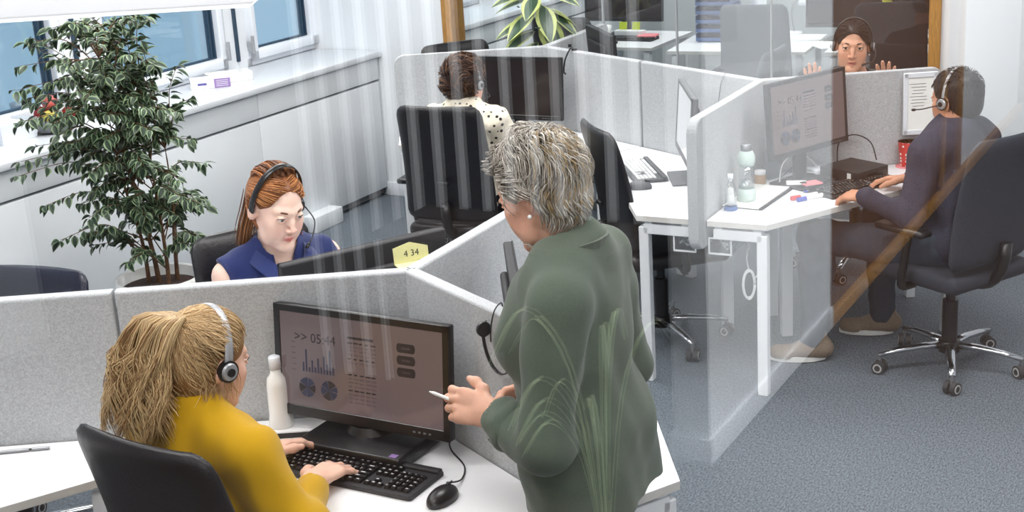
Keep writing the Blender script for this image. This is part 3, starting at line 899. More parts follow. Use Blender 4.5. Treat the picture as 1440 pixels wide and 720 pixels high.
def torso_prims(Q, male=False):
    """Q: pelvis, waist, chest, neck, shL, shR"""
    g = 1.08 if male else 1.0
    pe, wa, ch, ne = V3(Q['pelvis']), V3(Q['waist']), V3(Q['chest']), V3(Q['neck'])
    P = [ell(pe, (.165 * g, .12, .10), k=.06), ell(wa, (.128 * (1.12 if male else 1), .098 * g, .13), k=.08), ell(ch, (.150 * g, .108 * g, .155), k=.08),
         ell(ch + V3(0, 0, .09), (.155 * g, .090, .075), k=.06)]
    fw = V3(Q.get('fwd', (0, 1, 0)))
    rt = np.cross(fw, V3(0, 0, 1)); rt /= np.linalg.norm(rt)
    if not male:
        for s in (-1, 1): P += [ell(ch + fw * .078 + rt * s * .068 + V3(0, 0, -.005), (.058, .05, .058), k=.04)]
    for s in ('L', 'R'):
        P += chain([ne + V3(0, -.012, .0), V3(Q['sh' + s]) + V3(0, 0, .006)], [.048, .050 * g], k=.05)
    return P


def arm_prims(Q, s, r=(.050, .040, .043, .027), k=.03):
    return chain([Q['sh' + s], Q['el' + s]], [r[0], r[1]], k) + chain([Q['el' + s], Q['wr' + s]], [r[2] * .94, r[3]], k)


def leg_prims(Q, s, r=(.085, .060, .052, .036), k=.04):
    hp, kn, an = V3(Q['hip' + s]), V3(Q['kn' + s]), V3(Q['an' + s])
    calf = kn + (an - kn) * .3 + V3(0, -.015, 0)
    return chain([hp, kn], [r[0], r[1]], k) + chain([kn, calf, an], [r[1] * .95, r[2] * 1.08, r[3]], k)


def hmat(c, yaw=0, pitch=0, roll=0):
    return Matrix.Translation(c) @ Matrix.Rotation(yaw, 4, 'Z') @ Matrix.Rotation(pitch, 4, 'X') @ Matrix.Rotation(roll, 4, 'Y')


class Hair:
    """thin tapering strands on a base shell, coloured strand by strand"""
    def __init__(s, cols, seed=1):
        s.v, s.f, s.c = [], [], []; s.cols = [V3(c) for c in cols]; s.r = random.Random(seed)

    def strand(s, pts, r, n=4, tip=0.35, tone=None):
        m = len(pts); o = len(s.v); pts = [Vector(p) for p in pts]; u = None
        a = s.r.random(); col = s.cols[0] * (1 - a) + s.cols[1] * a if tone is None else V3(tone)
        col = col * s.r.uniform(.8, 1.15)
        for i, p in enumerate(pts):
            t = (pts[min(i + 1, m - 1)] - pts[max(i - 1, 0)]); t = t.normalized() if t.length > 1e-9 else Vector((0, 0, 1))
            u = t.orthogonal().normalized() if u is None else (u - t * u.dot(t)).normalized()
            w = t.cross(u); f = i / (m - 1)
            rr = r * (1 - (1 - tip) * f * f) * (0.6 + 0.4 * min(1, f * 6))
            for k in range(n):
                b = 2 * math.pi * k / n; s.v.append(p + u * (rr * math.cos(b)) + w * (rr * math.sin(b)))
                s.c.append((*np.clip(col * (0.86 + .22 * f), 0, 1), 1))
        for i in range(m - 1):
            for k in range(n): s.f.append((o + i * n + k, o + i * n + (k + 1) % n, o + (i + 1) * n + (k + 1) % n, o + (i + 1) * n + k))

    def shell(s, prims, h, tone):
        v, f = sdf_mesh(prims, h); return (v, f, np.tile((*V3(tone), 1), (len(v), 1)))

    def build(s, shells, Mx, mat_, parent):
        parts = [(xf(Mx, v), f, c) for v, f, c in shells]
        if s.v: parts.append((xf(Mx, np.array([tuple(v) for v in s.v])), np.array(s.f), np.array(s.c)))
        return np_mesh('hair', parts, mat_, parent)


EC, ER = V3(0, -.012, .035), V3(.073, .093, .079)


def onE(p, lift=0.012, drop=True):
    q = V3(p) - EC
    r = ER.copy()
    if drop and q[2] < 0: q2 = q * V3(1, 1, .55); k = np.linalg.norm(q2 / r)
    else: k = np.linalg.norm(q / r)
    base = q / max(k, 1e-6)
    return EC + base * (1 + lift / np.linalg.norm(base))


def scalp_seeds(n, rr, ok):
    out = []
    while len(out) < n:
        d = V3(rr.gauss(0, 1), rr.gauss(0, 1), rr.gauss(0, 1)); d /= max(np.linalg.norm(d), 1e-6)
        p = EC + d * ER
        if p[2] < EC[2]: p = V3(p[0] if abs(p[0]) < .068 else math.copysign(.068, p[0]), p[1], EC[2] + (p[2] - EC[2]) * 1.6)
        if ok(p[0], p[1], p[2]): out.append(p)
    return out


def scalp_flow(hair, seeds, target, lift, r, n=9, jit=.004, wob=0.0, tl=None):
    T_ = V3(target); rr = hair.r
    for sd in seeds:
        a = onE(sd, lift * .6); pts = []
        l2 = lift * rr.uniform(.7, 1.25); ph = rr.uniform(0, 6)
        jj = V3(rr.uniform(-jit, jit), rr.uniform(-jit, jit), rr.uniform(-jit, jit))
        for i in range(n):
            t = i / (n - 1); p = a * (1 - t) + (T_ + jj) * t
            q = onE(p + V3(math.sin(ph + t * 7), math.cos(ph * 2 + t * 6), math.sin(ph * 3 + t * 8)) * wob, l2)
            pts.append(q)
        hair.strand(pts, r * rr.uniform(.7, 1.2))


def skin_cols(v, base, lips, hl=True, blush=.10):
    c = np.tile((*base, 1.0), (len(v), 1))
    if hl:
        x, y, z = v[:, 0], v[:, 1], v[:, 2]
        zl = -.0695 + .000 * x
        m = np.exp(-((x / .0215) ** 4)) * np.exp(-(((z - zl) / .0088) ** 4)) * (y > .075)
        for i in range(3): c[:, i] = c[:, i] * (1 - m) + lips[i] * m
        b = (np.exp(-(((np.abs(x) - .042) / .02) ** 2 + ((z + .035) / .022) ** 2)) + 1.2 * np.exp(-((x / .012) ** 2 + ((z + .036) / .012) ** 2)) + .8 * np.exp(-(((np.abs(x) - .079) / .012) ** 2))) * blush
        c[:, 1] *= 1 - b; c[:, 2] *= 1 - b
    return c


def face_details(root, Mx, hair_col, iris_col, look=(0, 1, 0), male=False, down=0.0):
    for s in (-1, 1):
        mb = MB(); c = Vector((s * .0325, .0765, .002)); d = Vector(look).normalized()
        X = Mx @ Matrix.Translation(c) @ d.to_track_quat('Z', 'Y').to_matrix().to_4x4()
        mb.ell((0, 0, 0), (.0122, .0122, .0122), 16, 12, 0, X)
        mb.lathe([(.0001, .01255), (.0026, .0125), (.0027, .0122)], 14, mi=2, X=X)
        mb.lathe([(.0024, .0122), (.0060, .01115), (.0062, .0105)], 16, mi=1, X=X)
        mb.build('eye', [M['sclera'], iris_col, M['pupil']], root)
        mb = MB()
        br = [(s * .0125, .0905, .0205), (s * .022, .0890, .0235), (s * .036, .0815, .0255), (s * .048, .068, .0215)]
        mb.tube(catmull([Mx @ Vector(p) for p in br], 4), [.0019 + .0018 * math.sin(math.pi * min(1, .15 + i / 13)) for i in range(13)], 6)
        mb.build('eyebrow', hair_col, root)
        mb = MB(); c = V3(s * .0325, .0775, .002)
        la = [c + V3(s * .0165, -.001, .0005), c + V3(s * .009, .0112, .0056 - down * .6), c + V3(0, .0138, .0062 - down * 1.3), c + V3(-s * .009, .0115, .0044 - down * .7)]
        mb.tube(catmull([Mx @ Vector(p) for p in la], 4), [.0008, .0011, .0014, .0016, .0017, .0018, .0018, .0018, .0017, .0016, .0014, .0012, .0010], 5); mb.build('eyelash', M['ink'], root)


M['sclera'] = mat('sclera', rgb(236, 232, 228), 0.15)
M['pupil'] = mat('pupil', rgb(12, 10, 10), 0.1)
M['iris_grey'] = mat('iris_grey', rgb(96, 108, 110), 0.15, var=.2, scale=500)
M['iris_brown'] = mat('iris_brown', rgb(66, 42, 28), 0.15, var=.2, scale=500)
M['skin'] = mat('skin', rgb(230, 190, 170), 0.5, attr='Col', var=.035, scale=90, sss=.25, spec=.35, bump=.06, bscale=700)
M['hairmat'] = mat('hairmat', rgb(120, 90, 60), 0.42, attr='Col', spec=.4)
M['brow_ginger'] = mat('brow_ginger', rgb(104, 64, 44), 0.8, var=.1)
M['brow_dark'] = mat('brow_dark', rgb(42, 30, 26), 0.8, var=.1)
M['cloth_mustard'] = mat('cloth_mustard', rgb(196, 152, 8), 0.8, var=.06, scale=500, bump=.12, bscale=900, sheen=.2, spec=.2)
M['cloth_navy'] = mat('cloth_navy', rgb(30, 44, 98), 0.7, var=.08, scale=300, sheen=.2, spec=.25)
M['cloth_green'] = mat('cloth_green', rgb(88, 100, 88), 0.8, var=.10, scale=300, bump=.15, bscale=500, sheen=.2, spec=.2)
M['cloth_grey'] = mat('cloth_grey', rgb(196, 198, 194), 0.9, var=.12, scale=320, spec=.1)
M['denim'] = mat('denim', rgb(34, 42, 84), 0.9, var=.2, scale=400, spec=.1)
M['trouser_slate'] = mat('trouser_slate', rgb(64, 72, 84), 0.9, var=.12, scale=300, spec=.1)
M['trouser_black'] = mat('trouser_black', rgb(30, 30, 34), 0.9, var=.1, scale=300, spec=.1)
M['cloth_dots'] = dots_mat('cloth_dots', rgb(236, 226, 206), rgb(34, 26, 28), .030, .0078)
M['cloth_check'] = mat('cloth_check', rgb(58, 60, 74), 0.85, var=.5, scale=300, spec=.15, stretch=(1, 1, 1))
M['cloth_black'] = mat('cloth_black', rgb(30, 30, 34), 0.85, var=.1, scale=300, spec=.15)
M['canvas_shoe'] = mat('canvas_shoe', rgb(132, 116, 100), 0.9, var=.2, scale=200)
M['shoe_sole'] = mat('shoe_sole', rgb(226, 226, 222), 0.7, var=.04)
M['button'] = mat('button', rgb(60, 66, 60), 0.4, var=.1)


def shoe(root, an, yaw, mat_=None, sole=None):
    """ankle point an; yaw: toe direction, in the person's frame"""
    X = Matrix.Translation((an[0], an[1], an[2] - .085)) @ Matrix.Rotation(yaw, 4, 'Z')
    P = [cap((0, -.045, .05), (0, .03, .05), .042, .040, .03), cap((0, .03, .045), (0, .15, .030), .040, .034, .03, 1, ((0, 0, 1), 1.15)), cap((0, -.02, .06), (0, -.015, .105), .040, .043, .03), cap((-.012, .12, .03), (.012, .15, .03), .034, .03, .02),
         cap((0, -.01, .10), (0, -.012, .16), .033, .036, .004, -1)]
    v, f = sdf_mesh(P, .005); v[:, 2] = np.maximum(v[:, 2], .014)
    o = np_mesh('shoe', [(xf(X, v), f, None)], mat_ or M['canvas_shoe'], root)
    mb = MB(); poly = [(.042 * math.cos(a) * (1.0 if math.sin(a) > 0 else .95), (.052 + (.135 if math.sin(a) > 0 else .105) * math.sin(a))) for a in [2 * math.pi * i / 24 for i in range(24)]]
    mb.prism(poly, 0.0, .022, .004, 2, 0, X); mb.build('sole', sole or M['shoe_sole'], o)
    mb = MB()
    for i in range(5):
        y = .02 + i * .018; z = .098 - i * .009
        mb.tube([X @ Vector((-.026, y, z - .008)), X @ Vector((0, y + .004, z)), X @ Vector((.026, y, z - .008))], .003, 5)
    mb.build('laces', M['shoe_sole'], o)


def headset(label, Mx_world, band_mat, cup_mat, mic_side=-1, both=True,  tilt=0.0, wide=False, mic=True, boom=None, rise=.128):
    root = thing('headset', label, 'headset', (0, 0, 0)); root.matrix_world = Mx_world @ Matrix.Rotation(tilt, 4, 'X')
    R_ = .092; w = .012 if wide else .007
    pts = []
    for i in range(25):
        a = math.pi * (0.0 + i / 24); pts.append((R_ * math.cos(a), -.006, .002 + rise * math.sin(a) ** .9 if math.sin(a) > 0 else .002))
    mb = MB(); mb.tube(pts, [(w, .0028)] * 25, 8, flat=(0, 1, 0)); mb.build('headband', band_mat, root)
    for s in (-1, 1):
        if not both and s != mic_side:
            mb = MB(); mb.box((s * .089, -.002, .012), (.010, .020, .034), .004, 3); mb.build('temple_pad', cup_mat, root); continue
        mb = MB()
        mb.cyl((s * .083, -.004, -.008), (s * .096, -.004, -.008), .027, .026, n=20); mb.build('ear_cushion', cup_mat, root)
        mb = MB(); mb.cyl((s * .096, -.004, -.008), (s * .1015, -.004, -.008), .0215, .019, n=20, mi=0); mb.cyl((s * .1015, -.004, -.008), (s * .106, -.004, -.008), .010, n=14, mi=1)
        mb.build('ear_shell', [M['plastic_silver'], M['plastic_black']], root)
    if mic:
        mb = MB(); s = mic_side; b = boom or [(s * .104, .0, -.012), (s * .108, .03, -.035), (s * .098, .075, -.062), (s * .062, .108, -.072)]
        mb.tube(catmull(b, 5), .0026, 6); e = Vector(b[-1]); d = (e - Vector(b[-2])).normalized()
        mb.tube([e - d * .004, e + d * .006, e + d * .02, e + d * .024], [.003, .0062, .0058, .002], 8); mb.build('microphone_boom', M['plastic_black'], root)
    return root


def person(label, loc, face):
    return thing('person', label, 'person', (loc[0], loc[1], 0), face - math.pi / 2)


def world_m(root):
    return Matrix.Translation(root.location) @ Matrix.Rotation(root.rotation_euler.z, 4, 'Z')


def collar_band(root, name, pts, h, mat_, flare=.006, th=.004):
    """a standing strip of cloth along pts, height h"""
    mb = MB(); pts = [Vector(p) for p in pts]; m = len(pts); vs = []
    c = sum(pts, Vector()) / m
    for p in pts:
        o = (p - c); o.z = 0; o = o.normalized()
        vs += [p, p + o * flare + Vector((0, 0, h)), p + o * (flare + th) + Vector((0, 0, h)), p + o * (th + .002)]
    fs = []
    for i in range(m - 1):
        for k in range(4): fs.append((i * 4 + k, i * 4 + (k + 1) % 4, (i + 1) * 4 + (k + 1) % 4, (i + 1) * 4 + k))
    fs += [(0, 3, 2, 1), ((m - 1) * 4, (m - 1) * 4 + 1, (m - 1) * 4 + 2, (m - 1) * 4 + 3)]
    mb.add(vs, fs, 0, False); return mb.build(name, mat_, root)


def make_body(root, Q, Mx, skin, lips, bare_arms='', hands=None, male=False, mouth=0.0, down=0.0, neck_r=.046, legs=False, hh=.0027):
    """one mesh: head and neck (fine), hands with forearms (fine), trunk and limbs (coarse, under the clothes)"""
    HP = head_prims(male, mouth, down)
    inv = Mx.inverted(); nb = inv @ Vector(tuple(V3(Q['neck']) + V3(0, -.01, -.045)))
    up = inv @ Vector(tuple(V3(Q['neck']) + V3(0, -.006, .02)))
    HP += chain([(0, -.022, -.045), tuple(up), tuple(nb)], [.048 if not male else .055, neck_r if not male else .056, neck_r + .022], k=.03)
    HP += [cap(tuple(inv @ Vector(tuple(V3(Q['neck']) + V3(-.10, .012, -.052)))), tuple(inv @ Vector(tuple(V3(Q['neck']) + V3(.10, .012, -.052)))), .035, .035, .05)]
    v, f = sdf_mesh(HP, hh)
    parts = [(xf(Mx, v), f, skin_cols(v, skin, lips))]
    B = grow(torso_prims(Q, male), -.012)
    for s in ('L', 'R'):
        if s in bare_arms: B += arm_prims(Q, s)
        else: B += grow(arm_prims(Q, s), -.006)
    if legs:
        for s in ('L', 'R'): B += grow(leg_prims(Q, s), -.012)
    v, f = sdf_mesh(B, .008); parts.append((v, f, skin_cols(v, skin, lips, False)))
    for hp in (hands or []):
        v, f = sdf_mesh(hp, .0023)
        c = skin_cols(v, skin, lips, False)
        parts.append((v, f, c))
    return np_mesh('body', parts, M['skin'], root)

def L3(r, g, b): return rgb(r, g, b)[:3]


def garment(root, name, prims, m, cut=(), folds=None, h=.006, kind=None):
    v, f = sdf_mesh(list(prims) + list(cut), h, folds)
    return np_mesh(name, [(v, f, None)], m, root)


def neck_cut(Q, r=.062, z=.0):
    n = V3(Q['neck']); return cap(n + V3(0, .012, -.012 + z), n + V3(0, .05, .2), r, r, .006, -1)


def shell_prims(t=.012, nape=-.055, hl=.068, ear=.022):
    """scalp layer: cut free of the face (hairline height hl), the ears and the neck below the nape"""
    P = [ell(EC, ER + t, k=.02), ell((0, -.045, -.02), (.064 + t * .6, .058 + t, .05 - nape * .4), k=.03)]
    P += [ell((0, .088, hl - .112), (.069, .074, .112), k=.012, op=-1)]
    for s in (-1, 1): P += [ell((s * .085, .004, -.022), (.022, ear, .036), k=.01, op=-1)]
    P += [cap((0, .02, -.15 + (.055 + nape)), (0, -.09, -.19 + (.055 + nape)), .10, .10, .012, -1)]
    return P


# ---------------------------------------------------------------- woman in the yellow blouse, typing
def woman_yellow():
    root = person('woman with a blonde ponytail in a mustard yellow blouse typing at the black keyboard', (-0.765, 3.05), RAD(56))
    Q = dict(pelvis=(0, -.02, .55), waist=(0, .0, .71), chest=(0, .015, .85), neck=(0, .025, 1.015), shL=(-.165, .03, .955), shR=(.165, .005, .95),
             elL=(-.235, .12, .76), elR=(.255, .045, .765), wrL=(-.105, .285, .775), wrR=(.135, .235, .778),
             hipL=(-.09, 0, .52), hipR=(.09, 0, .52), knL=(-.11, .44, .53), knR=(.12, .42, .53), anL=(-.12, .40, .09), anR=(.13, .36, .09))
    Mx = hmat((0.0, .068, 1.14), RAD(-10), RAD(-14), RAD(2))
    hR = hand_prims(Q['wrR'], (-.14, 1, -.08), (0, .05, 1), 1, spread=.16, sc=1.08, curls=[(.28, .30, .2), (.32, .36, .2), (.34, .38, .2), (.30, .30, .2)], thumb=.25) + [cap(Q['wrR'], V3(Q['wrR']) + V3(.03, -.06, 0), .026, .03, .02)]
    hL = hand_prims(Q['wrL'], (.20, 1, .04), (-.3, -.1, 1), -1, spread=.10, curl=(.30, .35, .25), thumb=.2) + [cap(Q['wrL'], V3(Q['wrL']) + V3(-.03, -.06, 0), .026, .03, .02)]
    make_body(root, Q, Mx, L3(226, 184, 164), L3(190, 120, 110), '', [hR, hL], legs=False)
    face_details(root, Mx, M['brow_ginger'], M['iris_brown'], (0, 1, -.3))
    P = grow(torso_prims(Q), .010)
    for s in ('L', 'R'): P += arm_prims(Q, s, (.066, .062, .066, .037), .04)
    fold = sines(3, .0050, .12, 8, (1, .8, .7)); P += [cap(V3(Q['neck']) + V3(0, -.005, -.03), V3(Q['neck']) + V3(0, .0, .03), .066, .060, .03)]
    garment(root, 'blouse', P, M['cloth_mustard'], [cap(V3(Q['neck']) + V3(0, .012, .022), V3(Q['neck']) + V3(0, .05, .2), .052, .06, .006, -1)] + [cap(V3(Q['wr' + s]) + V3(0, 0, 0) + (V3(Q['wr' + s]) - V3(Q['el' + s])) * .02, V3(Q['wr' + s]) + (V3(Q['wr' + s]) - V3(Q['el' + s])) * .5, .05, .05, .002, -1) for s in 'LR'], fold, .0055)
    for s in 'LR':
        w = V3(Q['wr' + s]); d = V3(Q['el' + s]) - w; d /= np.linalg.norm(d)
        garment(root, 'cuff', [cap(w + d * .012, w + d * .050, .037, .041, .01)], M['cloth_mustard'], [cap(w - d * .06, w + d * .008, .04, .04, .002, -1)], None, .004)
    P = [];
    for s in ('L', 'R'): P += leg_prims(Q, s)
    garment(root, 'trousers', P + [ell((0, -.01, .54), (.175, .13, .10), k=.06)], M['trouser_black'], (), sines(4, .003, .1), .008)
    for s in ('L', 'R'): shoe(root, Q['an' + s], 0.0, M['trouser_black'])
    H = Hair([L3(220, 190, 142), L3(156, 120, 80)], 11); rr = H.r
    tie = (0, -.082, .088)
    seeds = scalp_seeds(2200, rr, lambda x, y, z: not (y > .02 and z < .066 - max(0, .06 - y) * .9) and not (abs(x) > .05 and -.012 < y < .05 and z < .026) and z > -.085)
    scalp_flow(H, seeds, tie, .013, .0015, 9, .010, .005)
    for i in range(2200):
        ph = rr.uniform(0, 6.28); q = rr.random() ** .5; sx = math.cos(ph) * q; sy = math.sin(ph) * q
        ln = rr.uniform(.55, 1.2); wv = sx * 5 + sy * 4 + rr.uniform(-.7, .7); am = .008 + .006 * rr.random()
        # tail: springs up and back from the tie, fans out and falls in loose waves
        c = [(sx * .012, -.085 + sy * .010, .086), (sx * .034, -.108 + sy * .026, .118 - q * .008), (sx * .058 - .008, -.146 + sy * .046, .084 - sy * .02)]
        for j in range(1, 6):
            f = j / 5
            c.append((sx * (.060 + .034 * f) - .012 - .012 * f + am * math.sin(wv + 2.6 * j), -.154 - .014 * math.sin(math.pi * f) + sy * (.048 + .026 * f) + am * math.cos(wv * 1.3 + 2.2 * j), .07 - (.205 * ln) * f - .010 * f))
        tone = None
        if rr.random() < .35: tone = L3(222, 194, 146)
        elif rr.random() < .15: tone = L3(136, 96, 52)
        H.strand(catmull(c, 2), .0015 * rr.uniform(.6, 1.2), 4, .3, tone)
    for i in range(110):   # loose short hairs at the nape and temples
        a = rr.choice([-1, 1]); y = rr.uniform(-.07, .05)
        p = onE((a * .07, y, rr.uniform(-.07, .0)), .010)
        H.strand([p, p + V3(a * .008, rr.uniform(-.01, .01), -.02), p + V3(a * .012, rr.uniform(-.02, .02), -.045)], .0009)
    sh = H.shell(shell_prims(.006, -.06), .004, L3(140, 102, 62))
    core = H.shell([cap((-.004, -.128, .075), (-.012, -.156, -.01), .036, .046, .03), cap((-.012, -.156, -.01), (-.016, -.156, -.055), .044, .034, .03)], .005, L3(160, 118, 70))
    H.build([sh, core], Mx, M['hairmat'], root)
    mb = MB(); mb.lathe([(.012, -.008), (.018, -.006), (.020, 0), (.018, .006), (.012, .008)], 16, X=Mx @ Matrix.Translation((0, -.086, .090)) @ Matrix.Rotation(RAD(50), 4, 'X'))
    mb.build('hair_tie', M['ink'], root)
    W = world_m(root) @ Mx
    headset('black and silver headset on the blonde woman with the ponytail', W, M['plastic_silver'], M['plastic_black'], -1, wide=True)
    return root


# ---------------------------------------------------------------- standing woman, grey hair, green jacket
def woman_green():
    root = person('standing woman with short grey hair in a dark green jacket and jeans', (0.135, 2.93), RAD(155))
    Q = dict(pelvis=(0, 0, .94), waist=(0, .01, 1.06), chest=(0, .02, 1.215), neck=(0, .022, 1.405), shL=(-.165, -.025, 1.335), shR=(.165, .0, 1.335),
             elL=(-.212, .000, 1.035), elR=(.215, -.03, 1.06), wrL=(-.118, .165, 1.045), wrR=(.15, .12, 1.00),
             hipL=(-.085, 0, .90), hipR=(.085, 0, .90), knL=(-.09, .02, .49), knR=(.09, .03, .49), anL=(-.09, -.02, .09), anR=(.10, .0, .09))
    Mx = hmat((0.0, .07, 1.537), RAD(-12), RAD(-24), RAD(0))
    hL = hand_prims(Q['wrL'], (.05, 1, .16), (-.75, .05, .6), -1, curls=[(.5, .7, .4), (.65, .9, .6), (.75, 1.0, .7), (.8, 1.0, .7)], spread=.04, thumb=.5) + [cap(Q['wrL'], V3(Q['wrL']) * .62 + V3(Q['elL']) * .38, .026, .036, .02)]
    hR = hand_prims(Q['wrR'], (-.4, .9, .1), (.6, .1, .7), 1, curl=(.4, .6, .4)) + [cap(Q['wrR'], V3(Q['wrR']) * .65 + V3(Q['elR']) * .35, .026, .034, .02)]
    make_body(root, Q, Mx, L3(222, 172, 148), L3(186, 116, 106), '', [hL, hR])
    face_details(root, Mx, M['brow_dark'], M['iris_grey'], (0, 1, -.4), down=.003)
    P = grow(torso_prims(Q), .004)
    garment(root, 'top', P, M['cloth_grey'], [neck_cut(Q, .07)], sines(5, .002, .1), .006)
    P = grow(torso_prims(Q), .017)
    P += [cap((0, -.005, 1.05), (0, -.005, .82), .115, .150, .08, 1, ((0, 1, 0), 1.25)), cap((-.07, -.03, 1.0), (-.075, -.03, .82), .10, .115, .06), cap((.07, -.03, 1.0), (.075, -.03, .82), .10, .115, .06)]
    for s in ('L', 'R'):
        e, w = V3(Q['el' + s]), V3(Q['wr' + s])
        P += chain([Q['sh' + s], e, e + (w - e) * .68], [.068, .060, .051], k=.018)
    cut = [neck_cut(Q, .066), ell((0, .20, 1.17), (.048, .11, .26), k=.01, op=-1), ell((0, -.40, .56), (1.2, 1.2, .292), k=.004, op=-1)]
    for s in ('L', 'R'):
        e, w = V3(Q['el' + s]), V3(Q['wr' + s]); d = (w - e) / np.linalg.norm(w - e)
        cut += [cap(e + (w - e) * .66 + d * .045, e + (w - e) * 1.3, .046, .046, .004, -1)]
    garment(root, 'jacket', P, M['cloth_green'], cut, sines(8, .0042, .17, 8, (1, .7, .8)), .0058)
    for s in 'LR':
        e, w = V3(Q['el' + s]), V3(Q['wr' + s]); d = (w - e) / np.linalg.norm(w - e)
        garment(root, 'cuff', [cap(e + (w - e) * .60, e + (w - e) * .74, .060, .056, .01)], M['cloth_green'], [cap(e + (w - e) * .86, e + (w - e) * 1.4, .05, .05, .003, -1)], sines(9, .002, .05), .004)
    e, w = V3(Q['elL']), V3(Q['wrL'])
    for t in (.66, .82):
        c = e + (w - e) * t + V3(-.052, -.012, -.012)
        mb = MB(); mb.ell(tuple(c), (.006, .009, .009)); mb.build('button', M['button'], root)
    n = V3(Q['neck'])
    collar_band(root, 'collar', [(n[0] + .082 * math.sin(a), n[1] - .004 - .074 * math.cos(a), n[2] - .004 - .016 * (1 - math.cos(a))) for a in [RAD(-120 + 240 * i / 20) for i in range(21)]], .040, M['cloth_green'], .014, .007)
    P = []
    for s in ('L', 'R'): P += leg_prims(Q, s, (.092, .064, .058, .046))
    garment(root, 'jeans', P + [ell((0, -.01, .89), (.160, .105, .10), k=.05)], M['denim'], (), sines(6, .003, .08), .008)
    for s in ('L', 'R'): shoe(root, Q['an' + s], 0.0, M['trouser_black'])
    H = Hair([L3(190, 183, 173), L3(148, 140, 130)], 21); rr = H.r
    crown = V3(.015, -.050, .118)
    for p in scalp_seeds(3200, rr, lambda x, y, z: not (y > .035 and z < .060) and not (abs(x) > .045 and -.03 < y < .055 and z < .022) and not (y < 0 and z < -.060)):
        b = onE(p, .013); out = b - EC; out /= np.linalg.norm(out)
        fl = b - crown; fl -= out * (fl @ out); fl = fl / max(np.linalg.norm(fl), 1e-6)
        side = np.cross(out, fl)
        if p[1] > .0 and p[2] > .03: fl = fl * .25 + V3(.45, -.75, .25) * .75      # front brushed back off the face
        elif p[1] > -.03: fl = fl * .5 + V3(0, -.8, -.1) * .5                        # sides brushed back over the ears
        ph = math.sin(p[0] * 70 + p[1] * 40) + math.sin(p[2] * 65 - p[1] * 50)
        fl = fl + side * ph * .38; fl -= out * (fl @ out) * .9; fl /= np.linalg.norm(fl)
        ln = rr.uniform(.030, .052); up = rr.uniform(.006, .015) + .004 * ph
        pts = [b - out * .004, b + fl * ln * .3 + out * up * .8, b + fl * ln * .65 + out * up + side * .004 * ph, b + fl * ln + out * up * .45 - V3(0, 0, .004)]
        tone = L3(212, 207, 199) if rr.random() < .22 else (L3(168, 146, 110) if p[1] < -.05 and rr.random() < .4 else (L3(104, 94, 84) if ph < -.9 and rr.random() < .6 else None))
        H.strand(catmull([tuple(q) for q in pts], 3), .0016 * rr.uniform(.7, 1.3), 4, .25, tone)
    sh = H.shell(shell_prims(.012, -.06, .068, .030), .004, L3(150, 140, 126))
    H.build([sh], Mx, M['hairmat'], root)
    mb = MB()
    for s in (-1, 1): mb = MB(); mb.ell(tuple(Mx @ Vector((s * .083, -.008, -.046))), (.005, .005, .005)); mb.build('earring', M['ceramic_white'], root)
    mb = MB(); mb.tube([(n[0] + .078 * math.sin(a), n[1] + .01 + .07 * math.cos(a), n[2] - .075 - .05 * math.cos(a)) for a in [2 * math.pi * i / 28 for i in range(29)]], .0014, 5)
    nk = mb.build('necklace', M['steel'], root)
    mb = MB(); mb.ell((n[0] - .01, n[1] + .105, n[2] - .145), (.026, .006, .024)); mb.build('pendant', M['paper'], nk)
    W = world_m(root)
    a = W @ Vector(tuple(V3(Q['wrL']) + V3(.028, .075, .000))); b = W @ Vector(tuple(V3(Q['wrL']) + V3(.012, .150, .030)))
    mb = MB(); d = (b - a).normalized(); mb.cyl(a, b, .0042, n=10); mb.cyl(b, b + d * .012, .0042, .001, n=10)
    tag(mb.build('pen', M['paper']), 'white pen held in the hand of the woman in the green jacket', 'pen')
    return root


